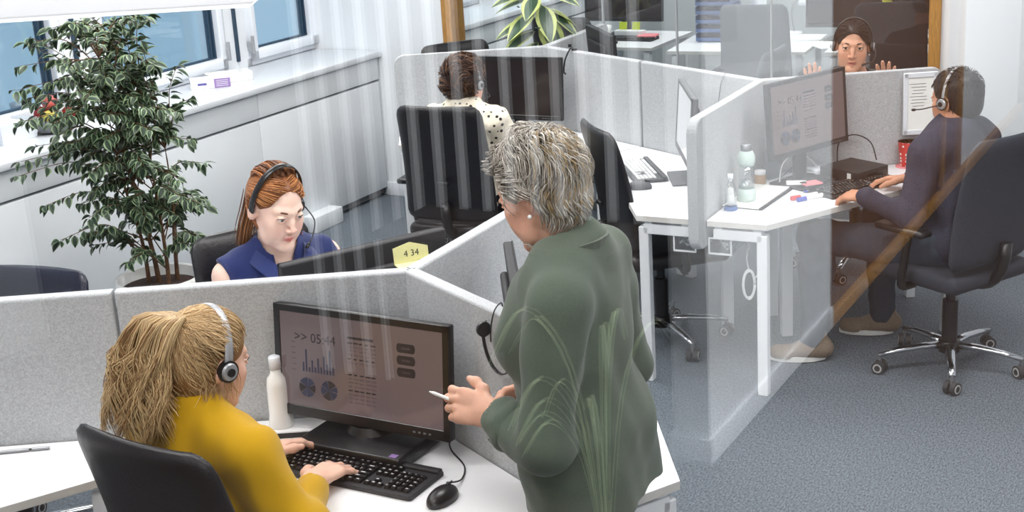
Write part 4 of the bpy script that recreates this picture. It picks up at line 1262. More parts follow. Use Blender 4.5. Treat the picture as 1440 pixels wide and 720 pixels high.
# ---------------------------------------------------------------- red-haired woman
def woman_navy():
    root = person('red-haired woman in a sleeveless navy blouse looking down at her screen', (-0.765, 4.425), RAD(-58))
    Q = dict(pelvis=(0, -.03, .55), waist=(0, -.02, .71), chest=(0, -.005, .85), neck=(.005, .008, 1.020), shL=(-.172, -.005, .955), shR=(.172, -.005, .955),
             elL=(-.225, .06, .70), elR=(.225, .07, .70), wrL=(-.11, .28, .775), wrR=(.12, .28, .775))
    Mx = hmat((.012, .068, 1.170), RAD(8), RAD(-17), RAD(-3))
    hs = [hand_prims(Q['wrR'], (-.1, 1, -.05), (0, 0, 1), 1), hand_prims(Q['wrL'], (.1, 1, -.05), (0, 0, 1), -1)]
    make_body(root, Q, Mx, L3(240, 206, 190), L3(198, 116, 112), 'LR', hs, down=.0015, hh=.0022)
    face_details(root, Mx, M['brow_ginger'], M['iris_grey'], (-.05, 1, -.45), down=.0015)
    P = grow(torso_prims(Q), .007)
    n = V3(Q['neck'])
    cut = [neck_cut(Q, .064), cap(n + V3(0, .085, -.02), n + V3(0, .13, -.095), .040, .004, .01, -1)]
    for s in (-1, 1): cut += [ell((s * .225, .0, .93), (.047, .09, .115), k=.006, op=-1)]
    garment(root, 'blouse', P, M['cloth_navy'], cut, sines(13, .0035, .09, 7, (1, 1, .4)), .005)
    for s in (-1, 1):
        mb = MB()
        pts = [(n[0] + s * .012, n[1] - .078, n[2] + .030), (n[0] + s * .062, n[1] - .050, n[2] + .026), (n[0] + s * .080, n[1] + .012, n[2] + .016), (n[0] + s * .068, n[1] + .080, n[2] - .004), (n[0] + s * .024, n[1] + .132, n[2] - .046)]
        pts = catmull(pts, 4); wd = [.026, .028, .030, .034, .038]; vs = []; m = len(pts)
        for i, p in enumerate(pts):
            t = i / (m - 1); w = .028 + .016 * t; o = Vector((s * .75, -.25 + .9 * t, 0)).normalized()
            q = p + o * (w * .75) + Vector((s * .012 * t, .006, -w * .72)); k = p + Vector((0, 0, .016 * (1 - t)))
            vs += [k, q, q + Vector((0, .002, -.004)), k - o * .004 - Vector((0, 0, .01))]
        fs = []
        for i in range(m - 1):
            for k in range(4): fs.append((i * 4 + k, i * 4 + (k + 1) % 4, (i + 1) * 4 + (k + 1) % 4, (i + 1) * 4 + k))
        fs += [(0, 3, 2, 1), ((m - 1) * 4, (m - 1) * 4 + 1, (m - 1) * 4 + 2, (m - 1) * 4 + 3)]
        mb.add(vs, fs, 0, False); mb.build('collar', M['cloth_navy'], root)
    for i in range(3):
        mb = MB(); mb.ell((n[0], n[1] + .118 + .006 * i, n[2] - .105 - .05 * i), (.006, .003, .006)); mb.build('button', M['cloth_navy'], root)
    mb = MB()
    H = Hair([L3(188, 122, 72), L3(126, 78, 50)], 31); rr = H.r
    tie = (0, -.10, .02)
    seeds = scalp_seeds(1900, rr, lambda x, y, z: abs(x) > .0015 and not (y > .02 and z < .080 - max(0, abs(x) - .02) * 1.15) and not (abs(x) > .05 and -.02 < y <= .05 and z < .03) and z > -.06)
    # parted in the middle: hair runs sideways first, then back
    for sd in seeds:
        a = onE(sd, .007); sgn = 1 if a[0] > 0 else -1
        mid = V3(sgn * .07, (a[1] - .04) * .6 - .02, .045 + .25 * a[2]) if a[1] > -.02 else (a + V3(tie)) * .5
        pts = []
        l2 = rr.uniform(.008, .014)
        for i in range(10):
            t = i / 9; p = a * (1 - t) ** 2 + mid * 2 * t * (1 - t) + V3(tie) * t * t
            pts.append(onE(p, l2 if i else .004))
        tone = L3(206, 140, 84) if (a[1] > .03 and rr.random() < .5) else None
        H.strand(pts, .0017 * rr.uniform(.7, 1.2), 4, .5, tone)
    # braided rolls over the crown
    for j in range(7):
        x = -.058 + .0193 * j
        for i in range(26):
            c = [onE((x + rr.uniform(-.005, .005), .012 + .006 * abs(j - 3) * 0, .10), .010), onE((x * 1.02 + rr.uniform(-.006, .006), -.015, .115), .024 + rr.uniform(-.004, .004)), onE((x * .9 + rr.uniform(-.006, .006), -.055, .095), .026 + rr.uniform(-.004, .004)), onE((x * .5, -.095, .045), .012)]
            H.strand(catmull([tuple(q) for q in c], 4), .0020, 4, .6, None if rr.random() < .6 else L3(98, 60, 40))
    # tails: one over her left shoulder, one behind the right of the neck
    for i in range(330):
        q1, q2 = rr.gauss(0, 1), rr.gauss(0, 1)
        c = [(-.015 + q1 * .012, -.10 + q2 * .01, .015), (-.062 + q1 * .014, -.088 + q2 * .014, -.06), (-.092 + q1 * .016, -.045 + q2 * .016, -.13), (-.112 + q1 * .018, .035 + q2 * .014, -.185), (-.135 + q1 * .020, .075 + q2 * .012, -.235 - rr.uniform(0, .03))]
        H.strand(catmull(c, 4), .0019, 4, .25, None if rr.random() < .7 else L3(198, 134, 78))
    for i in range(150):
        q1, q2 = rr.gauss(0, 1), rr.gauss(0, 1)
        c = [(.02 + q1 * .012, -.10 + q2 * .01, .015), (.046 + q1 * .009, -.080 + q2 * .012, -.05), (.056 + q1 * .010, -.075 + q2 * .012, -.10), (.054 + q1 * .010, -.080 + q2 * .012, -.15 - rr.uniform(0, .03))]
        H.strand(catmull(c, 4), .0019, 4, .25, L3(134, 92, 60) if rr.random() < .7 else L3(176, 122, 76))
    sp = shell_prims(.003, -.04, .086)
    sh = H.shell(sp, .004, L3(134, 82, 48))
    H.build([sh], Mx, M['hairmat'], root)
    W = world_m(root) @ Mx
    hd = headset('thin black headset with microphone on the red-haired woman', W, M['plastic_black'], M['plastic_black'], -1, False, tilt=RAD(-6), wide=True, rise=.150, boom=[(-.104, .0, -.012), (-.112, .02, -.022), (-.128, .045, -.052), (-.112, .070, -.092), (-.085, .092, -.100)])
    mb = MB(); mb.tube(catmull([(-.104, -.004, -.03), (-.110, .01, -.10), (-.10, .03, -.18), (-.11, .06, -.25)], 6), .0018, 6); mb.build('cord', M['cable_black'], hd)
    return root


# ---------------------------------------------------------------- woman seen from behind, dotted blouse
def woman_dots():
    root = person('woman with short brown hair in a cream dotted blouse seen from behind', (-0.18, 6.68), RAD(64))
    Q = dict(pelvis=(0, -.03, .55), waist=(0, -.01, .70), chest=(0, .0, .835), neck=(-.012, .010, .995), shL=(-.162, .0, .935), shR=(.165, .0, .935),
             elL=(-.23, .07, .71), elR=(.245, .07, .72), wrL=(-.10, .28, .775), wrR=(.12, .28, .775), hipL=(-.09, 0, .52), hipR=(.09, 0, .52), knL=(-.11, .42, .53), knR=(.12, .42, .53), anL=(-.12, .40, .09), anR=(.13, .36, .09))
    Mx = hmat((-.018, .045, 1.112), RAD(-6), RAD(-8), RAD(0))
    hs = [hand_prims(Q['wrR'], (-.1, 1, -.05), (0, 0, 1), 1), hand_prims(Q['wrL'], (.1, 1, -.05), (0, 0, 1), -1)]
    make_body(root, Q, Mx, L3(222, 170, 148), L3(190, 110, 104), '', hs)
    face_details(root, Mx, M['brow_dark'], M['iris_brown'])
    P = grow(torso_prims(Q), .010)
    for s in ('L', 'R'): P += arm_prims(Q, s, (.064, .056, .054, .036), .04)
    n = V3(Q['neck']); P += [cap(n + V3(0, -.01, -.03), n + V3(0, -.004, .014), .064, .057, .03)]
    garment(root, 'blouse', P, M['cloth_dots'], [cap(n + V3(0, .012, .008), n + V3(0, .05, .2), .05, .06, .006, -1)], sines(23, .004, .09, 7, (1, 1, .5)), .006)
    P = []
    for s in ('L', 'R'): P += leg_prims(Q, s)
    garment(root, 'trousers', P + [ell((0, -.02, .54), (.17, .13, .10), k=.06)], M['trouser_black'], (), None, .009)
    for s in ('L', 'R'): shoe(root, Q['an' + s], 0.0, M['trouser_black'])
    H = Hair([L3(84, 56, 42), L3(46, 30, 26)], 41); rr = H.r
    nst = 0
    while nst < 800:
        a = rr.uniform(0, 2 * math.pi); z = rr.uniform(-.06, .114); rad = math.sqrt(max(0, 1 - ((z - .035) / .085) ** 2)) if z > .035 else 1
        p = V3(.075 * math.cos(a) * rad, -.012 + .096 * math.sin(a) * rad, z)
        if p[1] > .03 and z < .05: continue
        if abs(p[0]) > .05 and -.012 < p[1] < .05 and z < .02: continue
        nst += 1; b = onE(p, .012); out = b - EC; out /= np.linalg.norm(out)
        ang = p[0] * 55 + p[2] * 40; fl = V3(math.sin(ang), -.3, math.cos(ang) * .9 + .15); fl -= out * (fl @ out); fl /= max(np.linalg.norm(fl), 1e-6)
        sd = np.cross(out, fl); ln = rr.uniform(.035, .055)
        pts = [b - out * .003, b + fl * ln * .4 + out * .012 + sd * .006, b + fl * ln * .8 + out * .014 + sd * .016, b + fl * ln + out * .006 + sd * .030]
        H.strand(catmull([tuple(q) for q in pts], 3), .0026 * rr.uniform(.7, 1.2), 4, .4, L3(128, 90, 62) if rr.random() < .22 else None)
    H.build([H.shell(shell_prims(.012, -.055), .0045, L3(52, 34, 28))], Mx, M['hairmat'], root)
    mb = MB(); mb.ell(tuple(Mx @ Vector((.082, -.008, -.044))), (.004, .004, .005)); mb.build('earring', M['ink'], root)
    headset('silver headset on the short-haired woman in the dotted blouse', world_m(root) @ Mx, M['plastic_silver'], M['plastic_black'], 1)
    return root


# ---------------------------------------------------------------- woman facing the camera beyond the partition
def woman_facing():
    root = person('dark-haired woman facing the camera over the partition with both hands raised', (1.735, 6.83), RAD(-118))
    Q = dict(pelvis=(0, -.03, .53), waist=(0, -.02, .69), chest=(0, .0, .825), neck=(.0, .01, .985), shL=(-.165, .0, .925), shR=(.165, .0, .925),
             elL=(-.235, .10, .72), elR=(.225, .16, .74), wrL=(-.195, .185, .962), wrR=(.13, .36, .958))
    Mx = hmat((.004, .072, 1.172), RAD(14), RAD(-4), RAD(-3))
    hs = [hand_prims(Q['wrR'], (-.12, .1, 1), (-.3, -.9, .1), 1, spread=.12, curl=(.1, .15, .1), thumb=.1), hand_prims(Q['wrL'], (.08, .15, 1), (.3, -.9, .1), -1, spread=.12, curl=(.3, .3, .2), thumb=.1)]
    make_body(root, Q, Mx, L3(206, 156, 130), L3(170, 96, 92), '', hs, mouth=.004)
    face_details(root, Mx, M['brow_dark'], M['iris_brown'], (.05, 1, -.05))
    P = grow(torso_prims(Q), .009)
    for s in ('L', 'R'): P += arm_prims(Q, s, (.060, .052, .050, .034), .04)
    garment(root, 'sweater', P, M['cloth_black'], [neck_cut(Q, .06)], sines(33, .003, .1), .007)
    H = Hair([L3(46, 34, 34), L3(26, 19, 20)], 51); rr = H.r
    seeds = scalp_seeds(1200, rr, lambda x, y, z: not (y > .02 and z < .068 - max(0, abs(x - .01) - .02) * .6) and not (abs(x) > .05 and -.02 < y < .06 and z < .02) and z > -.06)
    scalp_flow(H, seeds, (0, -.10, -.01), .010, .0019, 9, .012, .0)
    H.build([H.shell(shell_prims(.007, -.05, .070), .004, L3(34, 25, 26)), H.shell([ell((0, -.115, -.015), (.045, .03, .045))], .005, L3(34, 25, 26))], Mx, M['hairmat'], root)
    for s in (-1, 1):
        mb = MB(); mb.ell(tuple(Mx @ Vector((s * .08, -.006, -.048))), (.004, .004, .004)); mb.build('earring', M['ceramic_white'], root)
    headset('dark headset with silver edges on the woman facing the camera', world_m(root) @ Mx, M['plastic_black'], M['plastic_black'], -1, wide=True, tilt=RAD(4))
    return root


# ---------------------------------------------------------------- man in the dark checked shirt
def man_dark():
    root = person('man with short black hair in a dark checked shirt seated at the right', (1.80, 5.54), RAD(122))
    Q = dict(pelvis=(0, -.03, .55), waist=(0, -.02, .71), chest=(0, .0, .86), neck=(.012, .0, 1.02), shL=(-.178, -.025, .945), shR=(.190, .01, .940),
             elL=(-.262, -.02, .690), elR=(.265, .11, .71), wrL=(-.372, .115, .782), wrR=(-.03, .185, .782),
             hipL=(-.095, 0, .52), hipR=(.095, 0, .52), knL=(-.355, .42, .555), knR=(.06, .45, .555), anL=(-.375, .40, .09), anR=(.075, .43, .09))
    Mx = hmat((.022, .012, 1.132), RAD(2), RAD(-6), RAD(0))
    hs = [hand_prims(Q['wrR'], (-.35, .9, -.1), (.2, 0, 1), 1, curl=(.3, .35, .3), sc=1.08), hand_prims(Q['wrL'], (-.05, 1, -.12), (-.2, 0, 1), -1, curl=(.45, .5, .4), sc=1.1, spread=.06)]
    hs[1] += [cap(Q['wrL'], V3(Q['wrL']) * .8 + V3(Q['elL']) * .2, .028, .032, .02)]
    make_body(root, Q, Mx, L3(200, 146, 118), L3(160, 100, 92), '', hs, male=True)
    face_details(root, Mx, M['brow_dark'], M['iris_brown'])
    P = grow(torso_prims(Q, True), .012)
    for s in ('L', 'R'): P += arm_prims(Q, s, (.062, .052, .050, .039), .04)
    n = V3(Q['neck']); P += [cap(n + V3(0, -.01, -.03), n + V3(0, -.004, .012), .068, .062, .03)]
    garment(root, 'shirt', P, M['cloth_check'], [cap(n + V3(0, .012, .006), n + V3(0, .05, .2), .056, .06, .006, -1)] + [], sines(43, .005, .1, 7, (1, 1, .5)), .0065)
    P = []
    for s in ('L', 'R'): P += leg_prims(Q, s, (.092, .068, .064, .052))
    garment(root, 'trousers', P + [ell((0, -.02, .55), (.18, .14, .10), k=.06)], M['trouser_slate'], (), sines(44, .004, .09), .008)
    shoe(root, Q['anL'], RAD(50)); shoe(root, Q['anR'], RAD(45))
    H = Hair([L3(40, 34, 36), L3(22, 19, 21)], 61); rr = H.r
    nst = 0
    while nst < 800:
        a = rr.uniform(0, 2 * math.pi); z = rr.uniform(-.065, .114); rad = math.sqrt(max(0, 1 - ((z - .035) / .082) ** 2)) if z > .035 else 1
        p = V3(.075 * math.cos(a) * rad, -.012 + .096 * math.sin(a) * rad, z)
        if p[1] > .03 and z < .065: continue
        if abs(p[0]) > .05 and -.012 < p[1] < .05 and z < .02: continue
        nst += 1; b = onE(p, .008); out = b - EC; out /= np.linalg.norm(out)
        fl = V3(rr.uniform(-.3, .3), .5 if z > .07 else -.2, -.5); fl -= out * (fl @ out); fl /= max(np.linalg.norm(fl), 1e-6)
        ln = .030 if z > .06 else .016
        H.strand([tuple(b - out * .002), tuple(b + fl * ln * .5 + out * .007), tuple(b + fl * ln + out * .006)], .0017, 4, .4)
    H.build([H.shell(shell_prims(.009, -.06), .004, L3(30, 25, 27))], Mx, M['hairmat'], root)
    headset('thin headset with microphone on the man in the checked shirt', world_m(root) @ Mx, M['plastic_silver'], M['plastic_black'], -1, tilt=RAD(8), boom=[(-.104, .0, -.012), (-.110, .03, -.022), (-.106, .08, -.040), (-.092, .125, -.052)])
    W = world_m(root)
    w = V3(Q['wrL']); d = V3(Q['elL']) - w; d /= np.linalg.norm(d)
    mb = MB(); c = Vector(tuple(w + d * .012)); Xw = W @ Matrix.Translation(c) @ Vector(tuple(d)).to_track_quat('Z', 'Y').to_matrix().to_4x4()
    mb.lathe([(.031, -.008), (.034, -.008), (.034, .008), (.031, .008)], 20, X=Xw); o = mb.build('wristwatch', M['steel'])
    tag(o, 'dark wristwatch on the left wrist of the man in the checked shirt', 'watch')
    return root


woman_yellow(); woman_green(); woman_navy(); woman_dots(); woman_facing(); man_dark()

# ================================================================== equipment on the desks
M['screen_mauve'] = screen_mat('screen_mauve', rgb(126, 108, 108), 0.72)  # brownish tone is a reflection, painted into the screen glow
M['screen_grey'] = screen_mat('screen_grey', rgb(150, 160, 172), 0.7)
M['screen_dark'] = screen_mat('screen_dark', rgb(56, 44, 46), 0.5)  # brown reflection painted in as a faint glow, on switched-off screens too
M['screen_light'] = screen_mat('screen_light', rgb(225, 228, 232), 0.8)
def flat(name, c, e): return mat(name, c, 0.4, emit=c, estr=e)
M['ui_dark'] = flat('ui_dark', rgb(34, 30, 36), 0.12)
M['ui_blue'] = flat('ui_blue', rgb(36, 42, 66), 0.2)
M['ui_light'] = flat('ui_light', rgb(82, 70, 74), 0.35)
M['ui_pale'] = flat('ui_pale', rgb(82, 70, 74), 0.35)


def pie(mb, X, cx, cy, r, mi0, seed):
    rr = random.Random(seed); a = rr.uniform(0, 6); cuts = [0.2, 0.38, 0.5, 0.68, 0.84, 1.0]; p = 0
    for i, c in enumerate(cuts):
        vs = [(cx, cy, 0)]; n = 8
        a0, a1 = a + p * 2 * math.pi + .05, a + c * 2 * math.pi - .05
        for k in range(n + 1):
            t = a0 + (a1 - a0) * k / n; vs.append((cx + r * math.cos(t), cy + r * math.sin(t), 0))
        mb.add(vs, [(0, k, k + 1) for k in range(1, n + 1)], mi0[i % len(mi0)], False, X); p = c


def ui(mb, X, w, h, clock=True):
    """the call-centre page: clock, bar chart, two pies, table, three rounded buttons"""
    def q(x0, y0, x1, y1, mi): mb.add([(x0, y0, 0), (x1, y0, 0), (x1, y1, 0), (x0, y1, 0)], [(0, 1, 2, 3)], mi, False, X)
    mb.text('>> 05:44', h * .145, X @ Matrix.Translation((-w * .41, h * .20, 0)), 0, 'LEFT', 1.0)
    bars = [.10, .24, .05, .13, .06, .16, .07, .19, .11, .26, .09]
    for i, b in enumerate(bars): q(-w * .36 + i * w * .019, -h * .12, -w * .36 + i * w * .019 + w * .010, -h * .12 + h * b, 1)
    for i in range(6): q(-w * .43, -h * .12 + i * h * .06, -w * .405, -h * .112 + i * h * .06, 2)
    pie(mb, X, -w * .335, -h * .29, h * .105, (1, 0, 1), 3); pie(mb, X, -w * .195, -h * .29, h * .105, (0, 1, 1), 5)
    rr = random.Random(2)
    q(-w * .07, h * .30, w * .09, h * .325, 0)
    for r in range(16):
        y = h * .25 - r * h * .042
        if r in (6, 7): continue
        for c in range(5): q(-w * .07 + c * w * .036, y, -w * .07 + c * w * .036 + w * rr.uniform(.018, .03), y + h * .016, 2 if r % 4 else 0)
    for i in range(3):
        cx, cy = w * .285, h * .285 - i * h * .125; a, b, rad = w * .055, h * .048, h * .046
        pts = []
        for k in range(24):
            t = 2 * math.pi * k / 24; pts.append((cx + (a - rad * .6) * (1 if math.cos(t) > 0 else -1) + rad * .6 * math.cos(t), cy + b * math.sin(t), 0))
        mb.add(pts, [tuple(range(24))], 0, False, X); q(cx - a * .45, cy - b * .25, cx + a * .45, cy + b * .2, 2)


def monitor(label, loc, face, w=.55, h=.335, z0=.80, scr='screen_dark', body='plastic_black', page=False, tilt=4, base='plate', z=.73, back_logo=False, bz=.016):
    root = thing('monitor', label, 'monitor', (loc[0], loc[1], z), face - math.pi / 2)
    B = M[body]; k = z0 - z
    X = Matrix.Translation((0, 0, k)) @ Matrix.Rotation(RAD(tilt), 4, 'X')
    mb = MB(); mb.box((0, -.012, h / 2), (w, .026, h), .006, 3, 0, X)
    mb.box((0, -.034, h * .5), (w * .62, .026, h * .62), .012, 3, 0, X); mb.build('casing', B, root)
    mb = MB(); mb.add([(-w / 2 + bz, .0022, bz * 1.5), (w / 2 - bz, .0022, bz * 1.5), (w / 2 - bz, .0022, h - bz), (-w / 2 + bz, .0022, h - bz)], [(3, 2, 1, 0)], 0, False, X)
    sc = mb.build('screen', M[scr], root)
    mb = MB()
    for c, d in (((0, .0025, bz * .75), (w, .005, bz * 1.5)), ((0, .0025, h - bz / 2), (w, .005, bz)), ((-w / 2 + bz / 2, .0025, h / 2), (bz, .005, h)), ((w / 2 - bz / 2, .0025, h / 2), (bz, .005, h))): mb.box(c, d, .0015, 1, 0, X)
    mb.build('bezel', B, root)
    mb = MB()
    for i in range(4): mb.box((-w / 2 + .06 + i * .016, .006, bz * .7), (.007, .003, .004), 0, 1, 0, X)
    mb.build('control_buttons', M['plastic_grey'], root, kind='stuff')
    if page:
        Y = X @ Matrix(((-1, 0, 0, 0), (0, 0, 1, .0030), (0, 1, 0, h / 2 + bz * .25), (0, 0, 0, 1)))
        mb = MB(); ui(mb, Y, w - 2 * bz, h - 2.5 * bz); mb.build('screen_print', [M['ui_dark'], M['ui_blue'], M['ui_light'] if scr == 'screen_mauve' else M['ui_pale']], sc)
    mb = MB(); mb.box((0, -.060, k * .5 + .05), (.075, .022, k + .13), .006, 2); mb.build('stand_neck', B, root)
    mb = MB()
    if base == 'dock':
        mb.box((-.015, -.02, .022), (.33, .24, .036), .007, 2); mb.box((-.015, -.02, .003), (.31, .22, .006)); o = mb.build('stand_base', B, root)
        mb = MB(); mb.box((-.155, .085, .0405), (.022, .018, .001)); mb.build('sticker', M['lilac'], o)
        mb = MB(); mb.cyl((0, -.05, .035), (0, -.05, .060), .075, .06, n=24); mb.build('turntable', B, o)
        mb = MB(); mb.text('=', .03, Matrix(((-1, 0, 0, .01), (0, 0, 1, .1006), (0, 1, 0, .008), (0, 0, 0, 1)))); mb.build('slot', M['plastic_silver'], o)
    else:
        mb.box((0, -.035, .006), (.24, .19, .012), .005, 2); mb.build('stand_base', B, root)
    return root


bm_ = (uA + uB).normalized()
monitor('large black monitor showing the clock 05:44 in front of the ponytailed woman', (J1 + bm_ * .255 + Vector((-.025, 0, 0)))[:2], RAD(-120), .555, .308, .792, 'screen_mauve', 'plastic_black', True, 6, 'dock', bz=.020)
monitor('black monitor seen from the back, its top rising over the front partition', (-.44, 3.93), RAD(122), .53, .33, .83, 'screen_light', 'plastic_matte')
monitor('slim monitor half hidden behind the grey-haired woman, seen edge on', (.03, 3.71), RAD(2), .50, .30, .83, 'screen_light', 'plastic_matte')
bq = (uA + uBm).normalized()
monitor('dark switched-off monitor in front of the woman in the dotted blouse', (J2 + bq * .25 + Vector((-.06, .0, 0)))[:2], RAD(-117), .53, .325, .81, 'screen_dark', 'plastic_black')
monitor('slim pale monitor seen edge on behind the white keyboard', (.780, 6.10), RAD(179), .50, .31, .83, 'screen_light', 'plastic_grey', base='plate')
monitor('monitor showing grey charts in front of the man in the checked shirt', (1.300, 5.885), RAD(-52), .50, .325, .875, 'screen_mauve', 'plastic_matte', True, 4)
monitor('monitor seen from behind with a pale edge, beyond the wire on the partition', (.57, 7.53), RAD(11), .50, .31, .90, 'screen_dark', 'plastic_matte')
monitor('big dark monitor beyond the glass behind the lime notes', (.93, 10.50), RAD(-118), .62, .40, .83, 'screen_dark', 'plastic_black')
monitor('dark monitor beyond the glass above the facing woman', (2.34, 9.62), RAD(-114), .50, .32, .82, 'screen_dark', 'plastic_black')
monitor('dark monitor at the far right beyond the glass, next to the oak post', (2.78, 9.35), RAD(-114), .50, .32, .82, 'screen_dark', 'plastic_black')


def keyboard(label, loc, rz, w=.45, d=.155, body='plastic_matte', keym='plastic_black', legend=True, single=True):
    root = thing('keyboard', label, 'keyboard', (loc[0], loc[1], loc[2] if len(loc) > 2 else .7302), rz)
    mb = MB(); mb.prism([(-w / 2, -d / 2 + .006), (-w / 2 + .008, -d / 2), (w / 2 - .008, -d / 2), (w / 2, -d / 2 + .006), (w / 2, d / 2), (-w / 2, d / 2)], 0, .014, .003, 2)
    mb.box((0, d / 2 - .012, .016), (w, .022, .012), .004, 2)
    mb.build('keyboard_body', M[body], root)
    u = .0187 * (w / .45); x0 = -w / 2 + .014; y0 = d / 2 - .036
    keys = []
    fx = [0, 2, 3, 4, 5, 6.5, 7.5, 8.5, 9.5, 11, 12, 13, 14, 15.3, 16.3, 17.3]
    for x in fx: keys.append((x, 0, 1, ''))
    rows = [(['^'] + list('1234567890') + ['-', '='], 2, 0), (list('QWERTYUIOP[]'), 1.5, 1.5), (list("ASDFGHJKL;'"), 2.2, 1.8), (list('ZXCVBNM,./'), 2.7, 2.3)]
    for r, (ch, endw, off) in enumerate(rows):
        yy = 1.15 + r
        if off: keys.append((0, yy, off, ''))
        for i, c in enumerate(ch): keys.append((off + i, yy, 1, c))
        e = off + len(ch); keys.append((e, yy, 15 - e, ''))
    x = 0
    for wd in (1.4, 1.2, 1.3, 6.0, 1.3, 1.2, 1.2, 1.4): keys.append((x, 5.15, wd, '')); x += wd
    for r in (1, 2): keys += [(15.3 + i, r + .15, 1, '') for i in range(3)]
    keys += [(16.3, 4.15, 1, ''), (15.3, 5.15, 1, ''), (16.3, 5.15, 1, ''), (17.3, 5.15, 1, '')]
    num = ['', '/', '*', '-', '7', '8', '9', '+', '4', '5', '6', '', '1', '2', '3', '', '0', '', '.', '']
    for r in range(5):
        for i in range(4): keys.append((18.6 + i, 1.15 + r, 1, num[r * 4 + i]))
    meshes = {}; leg = MB(); all_ = MB()
    for kx, ky, kw, c in keys:
        px = x0 + (kx + kw / 2) * u; py = y0 - (ky) * u * 1.0
        if single:
            if kw not in meshes:
                mb = MB(); a, b = kw * u - .0028, u - .0028
                vs = [(-a / 2, -b / 2, 0), (a / 2, -b / 2, 0), (a / 2, b / 2, 0), (-a / 2, b / 2, 0), (-a / 2 + .002, -b / 2 + .0015, .008), (a / 2 - .002, -b / 2 + .0015, .008), (a / 2 - .002, b / 2 - .003, .008), (-a / 2 + .002, b / 2 - .003, .008)]
                mb.add(vs, [(4, 5, 6, 7), (0, 1, 5, 4), (1, 2, 6, 5), (2, 3, 7, 6), (3, 0, 4, 7)])
                o = mb.build('key', M[keym], root); meshes[kw] = o.data
                o.location = (px, py, .0135)
            else: link('key', meshes[kw], root, (px, py, .0135))
        else: all_.box((px, py, .017), (kw * u - .0028, u - .0028, .008), .001, 1)
        if legend:
            if c.strip(): leg.text(c, .0095, Matrix.Translation((px - .006, py - .003, .0218)))
            elif kw <= 1.5: leg.add([(px - .004, py - .001, .0218), (px + .003, py - .001, .0218), (px + .003, py + .002, .0218), (px - .004, py + .002, .0218)], [(0, 1, 2, 3)])
            elif kw < 4: leg.add([(px - .010, py - .001, .0218), (px + .004, py - .001, .0218), (px + .004, py + .002, .0218), (px - .010, py + .002, .0218)], [(0, 1, 2, 3)])
    if not single: all_.build('keys', M[keym], root, kind='stuff')
    if legend: leg.build('legend', M['legend'], root, kind='stuff')
    return root


keyboard('black keyboard with white letters under the hands of the ponytailed woman', (-.440, 3.300), RAD(-30))
M['key_white'] = mat('key_white', rgb(226, 228, 230), .5, var=.02)
keyboard('white and grey keyboard lying alone by the edge-on monitor', (.615, 6.28), RAD(-84), .42, .15, 'plastic_grey', 'key_white', False, False)
keyboard('dark keyboard under the hands of the man in the checked shirt', (1.470, 5.780), RAD(33), .42, .145, 'plastic_matte', 'plastic_black', True, False)
keyboard('dark keyboard on the desk of the woman in the dotted blouse', (.02, 7.00), RAD(-28), .40, .14, 'plastic_matte', 'plastic_black', False, False)
keyboard('dark keyboard beyond the glass in front of the big dark monitor', (.95, 10.24), RAD(-31), .40, .14, 'plastic_matte', 'plastic_black', False, False)


def mouse(label, loc, rz, mt='plastic_black', s=1.0):
    root = thing('computer_mouse', label, 'mouse', (loc[0], loc[1], .7302), rz)
    P = [ell((0, 0, .008), (.031 * s, .054 * s, .028 * s), k=.01), cap((-.2, 0, -.1), (.2, 0, -.1), .1, .1, .002, -1)]
    v, f = sdf_mesh(P, .003); np_mesh('mouse_body', [(v, f, None)], M[mt], root)
    mb = MB(); mb.box((0, .026 * s, .0325 * s), (.0016, .040 * s, .004), 0); mb.build('button_gap', M['ink'], root)
    mb = MB(); mb.cyl((-.003, .028 * s, .030 * s), (.003, .028 * s, .030 * s), .008, n=14); mb.build('scroll_wheel', M['rubber'], root)
    return root


mouse('glossy black mouse on the desk edge below the large monitor', (-.205, 3.118), RAD(-32))
mouse('dark mouse lying against the white keyboard', (.575, 5.985), RAD(-100), 'plastic_grey')
mouse('small black mouse behind the keyboard of the man', (1.372, 5.835), RAD(30), 'plastic_black', .8)
mouse('small black mouse on the desk beyond the glass', (.82, 10.10), RAD(-20), 'plastic_black', .9)


def cable(label, pts, r=.0022, m='cable_black', n=6):
    mb = MB(); mb.tube(catmull(pts, n), r, 6); o = mb.build('cable', M[m]); return tag(o, label, 'cable')


cable('thin black cable of the mouse below the large monitor', [(-.185, 3.17, .752), (-.16, 3.22, .735), (-.155, 3.30, .733), (-.19, 3.40, .733), (-.20, 3.47, .74), (-.22, 3.53, .80)])
cable('thin black cable from the black keyboard up to the large monitor', [(-.350, 3.335, .745), (-.335, 3.40, .733), (-.325, 3.43, .738), (-.345, 3.462, .775), (-.375, 3.47, .81)])
cable('thin black cable lying left of the black keyboard', [(-.66, 3.40, .733), (-.62, 3.47, .733), (-.585, 3.53, .733)], .0018)
cable('thin grey cable looped over the partition behind the edge-on monitor', [(1.01, 6.315, 1.155), (.985, 6.29, 1.11), (.965, 6.30, .98), (.93, 6.32, .92), (.95, 6.28, .90)], .003, 'plastic_grey')
cable('black wire with a plug hanging over the partition beside the dark monitor', [(.375, 7.285, 1.16), (.36, 7.245, 1.157), (.335, 7.235, 1.11), (.325, 7.235, 1.05), (.335, 7.23, 1.035)], .0045)
mb = MB(); mb.box((.385, 7.27, 1.158), (.030, .06, .012), .004); mb.box((.365, 7.30, 1.170), (.018, .012, .016), .003)
tag(mb.build('cable_clip', M['plastic_black']), 'small black clip on the partition top holding the hanging wire', 'clip')
cable('thin black cable hanging over the partition beside the standing woman', [(-.035, 3.335, 1.10), (-.032, 3.318, 1.158), (-.050, 3.275, 1.158), (-.062, 3.262, 1.12), (-.065, 3.262, 1.08)], .002)
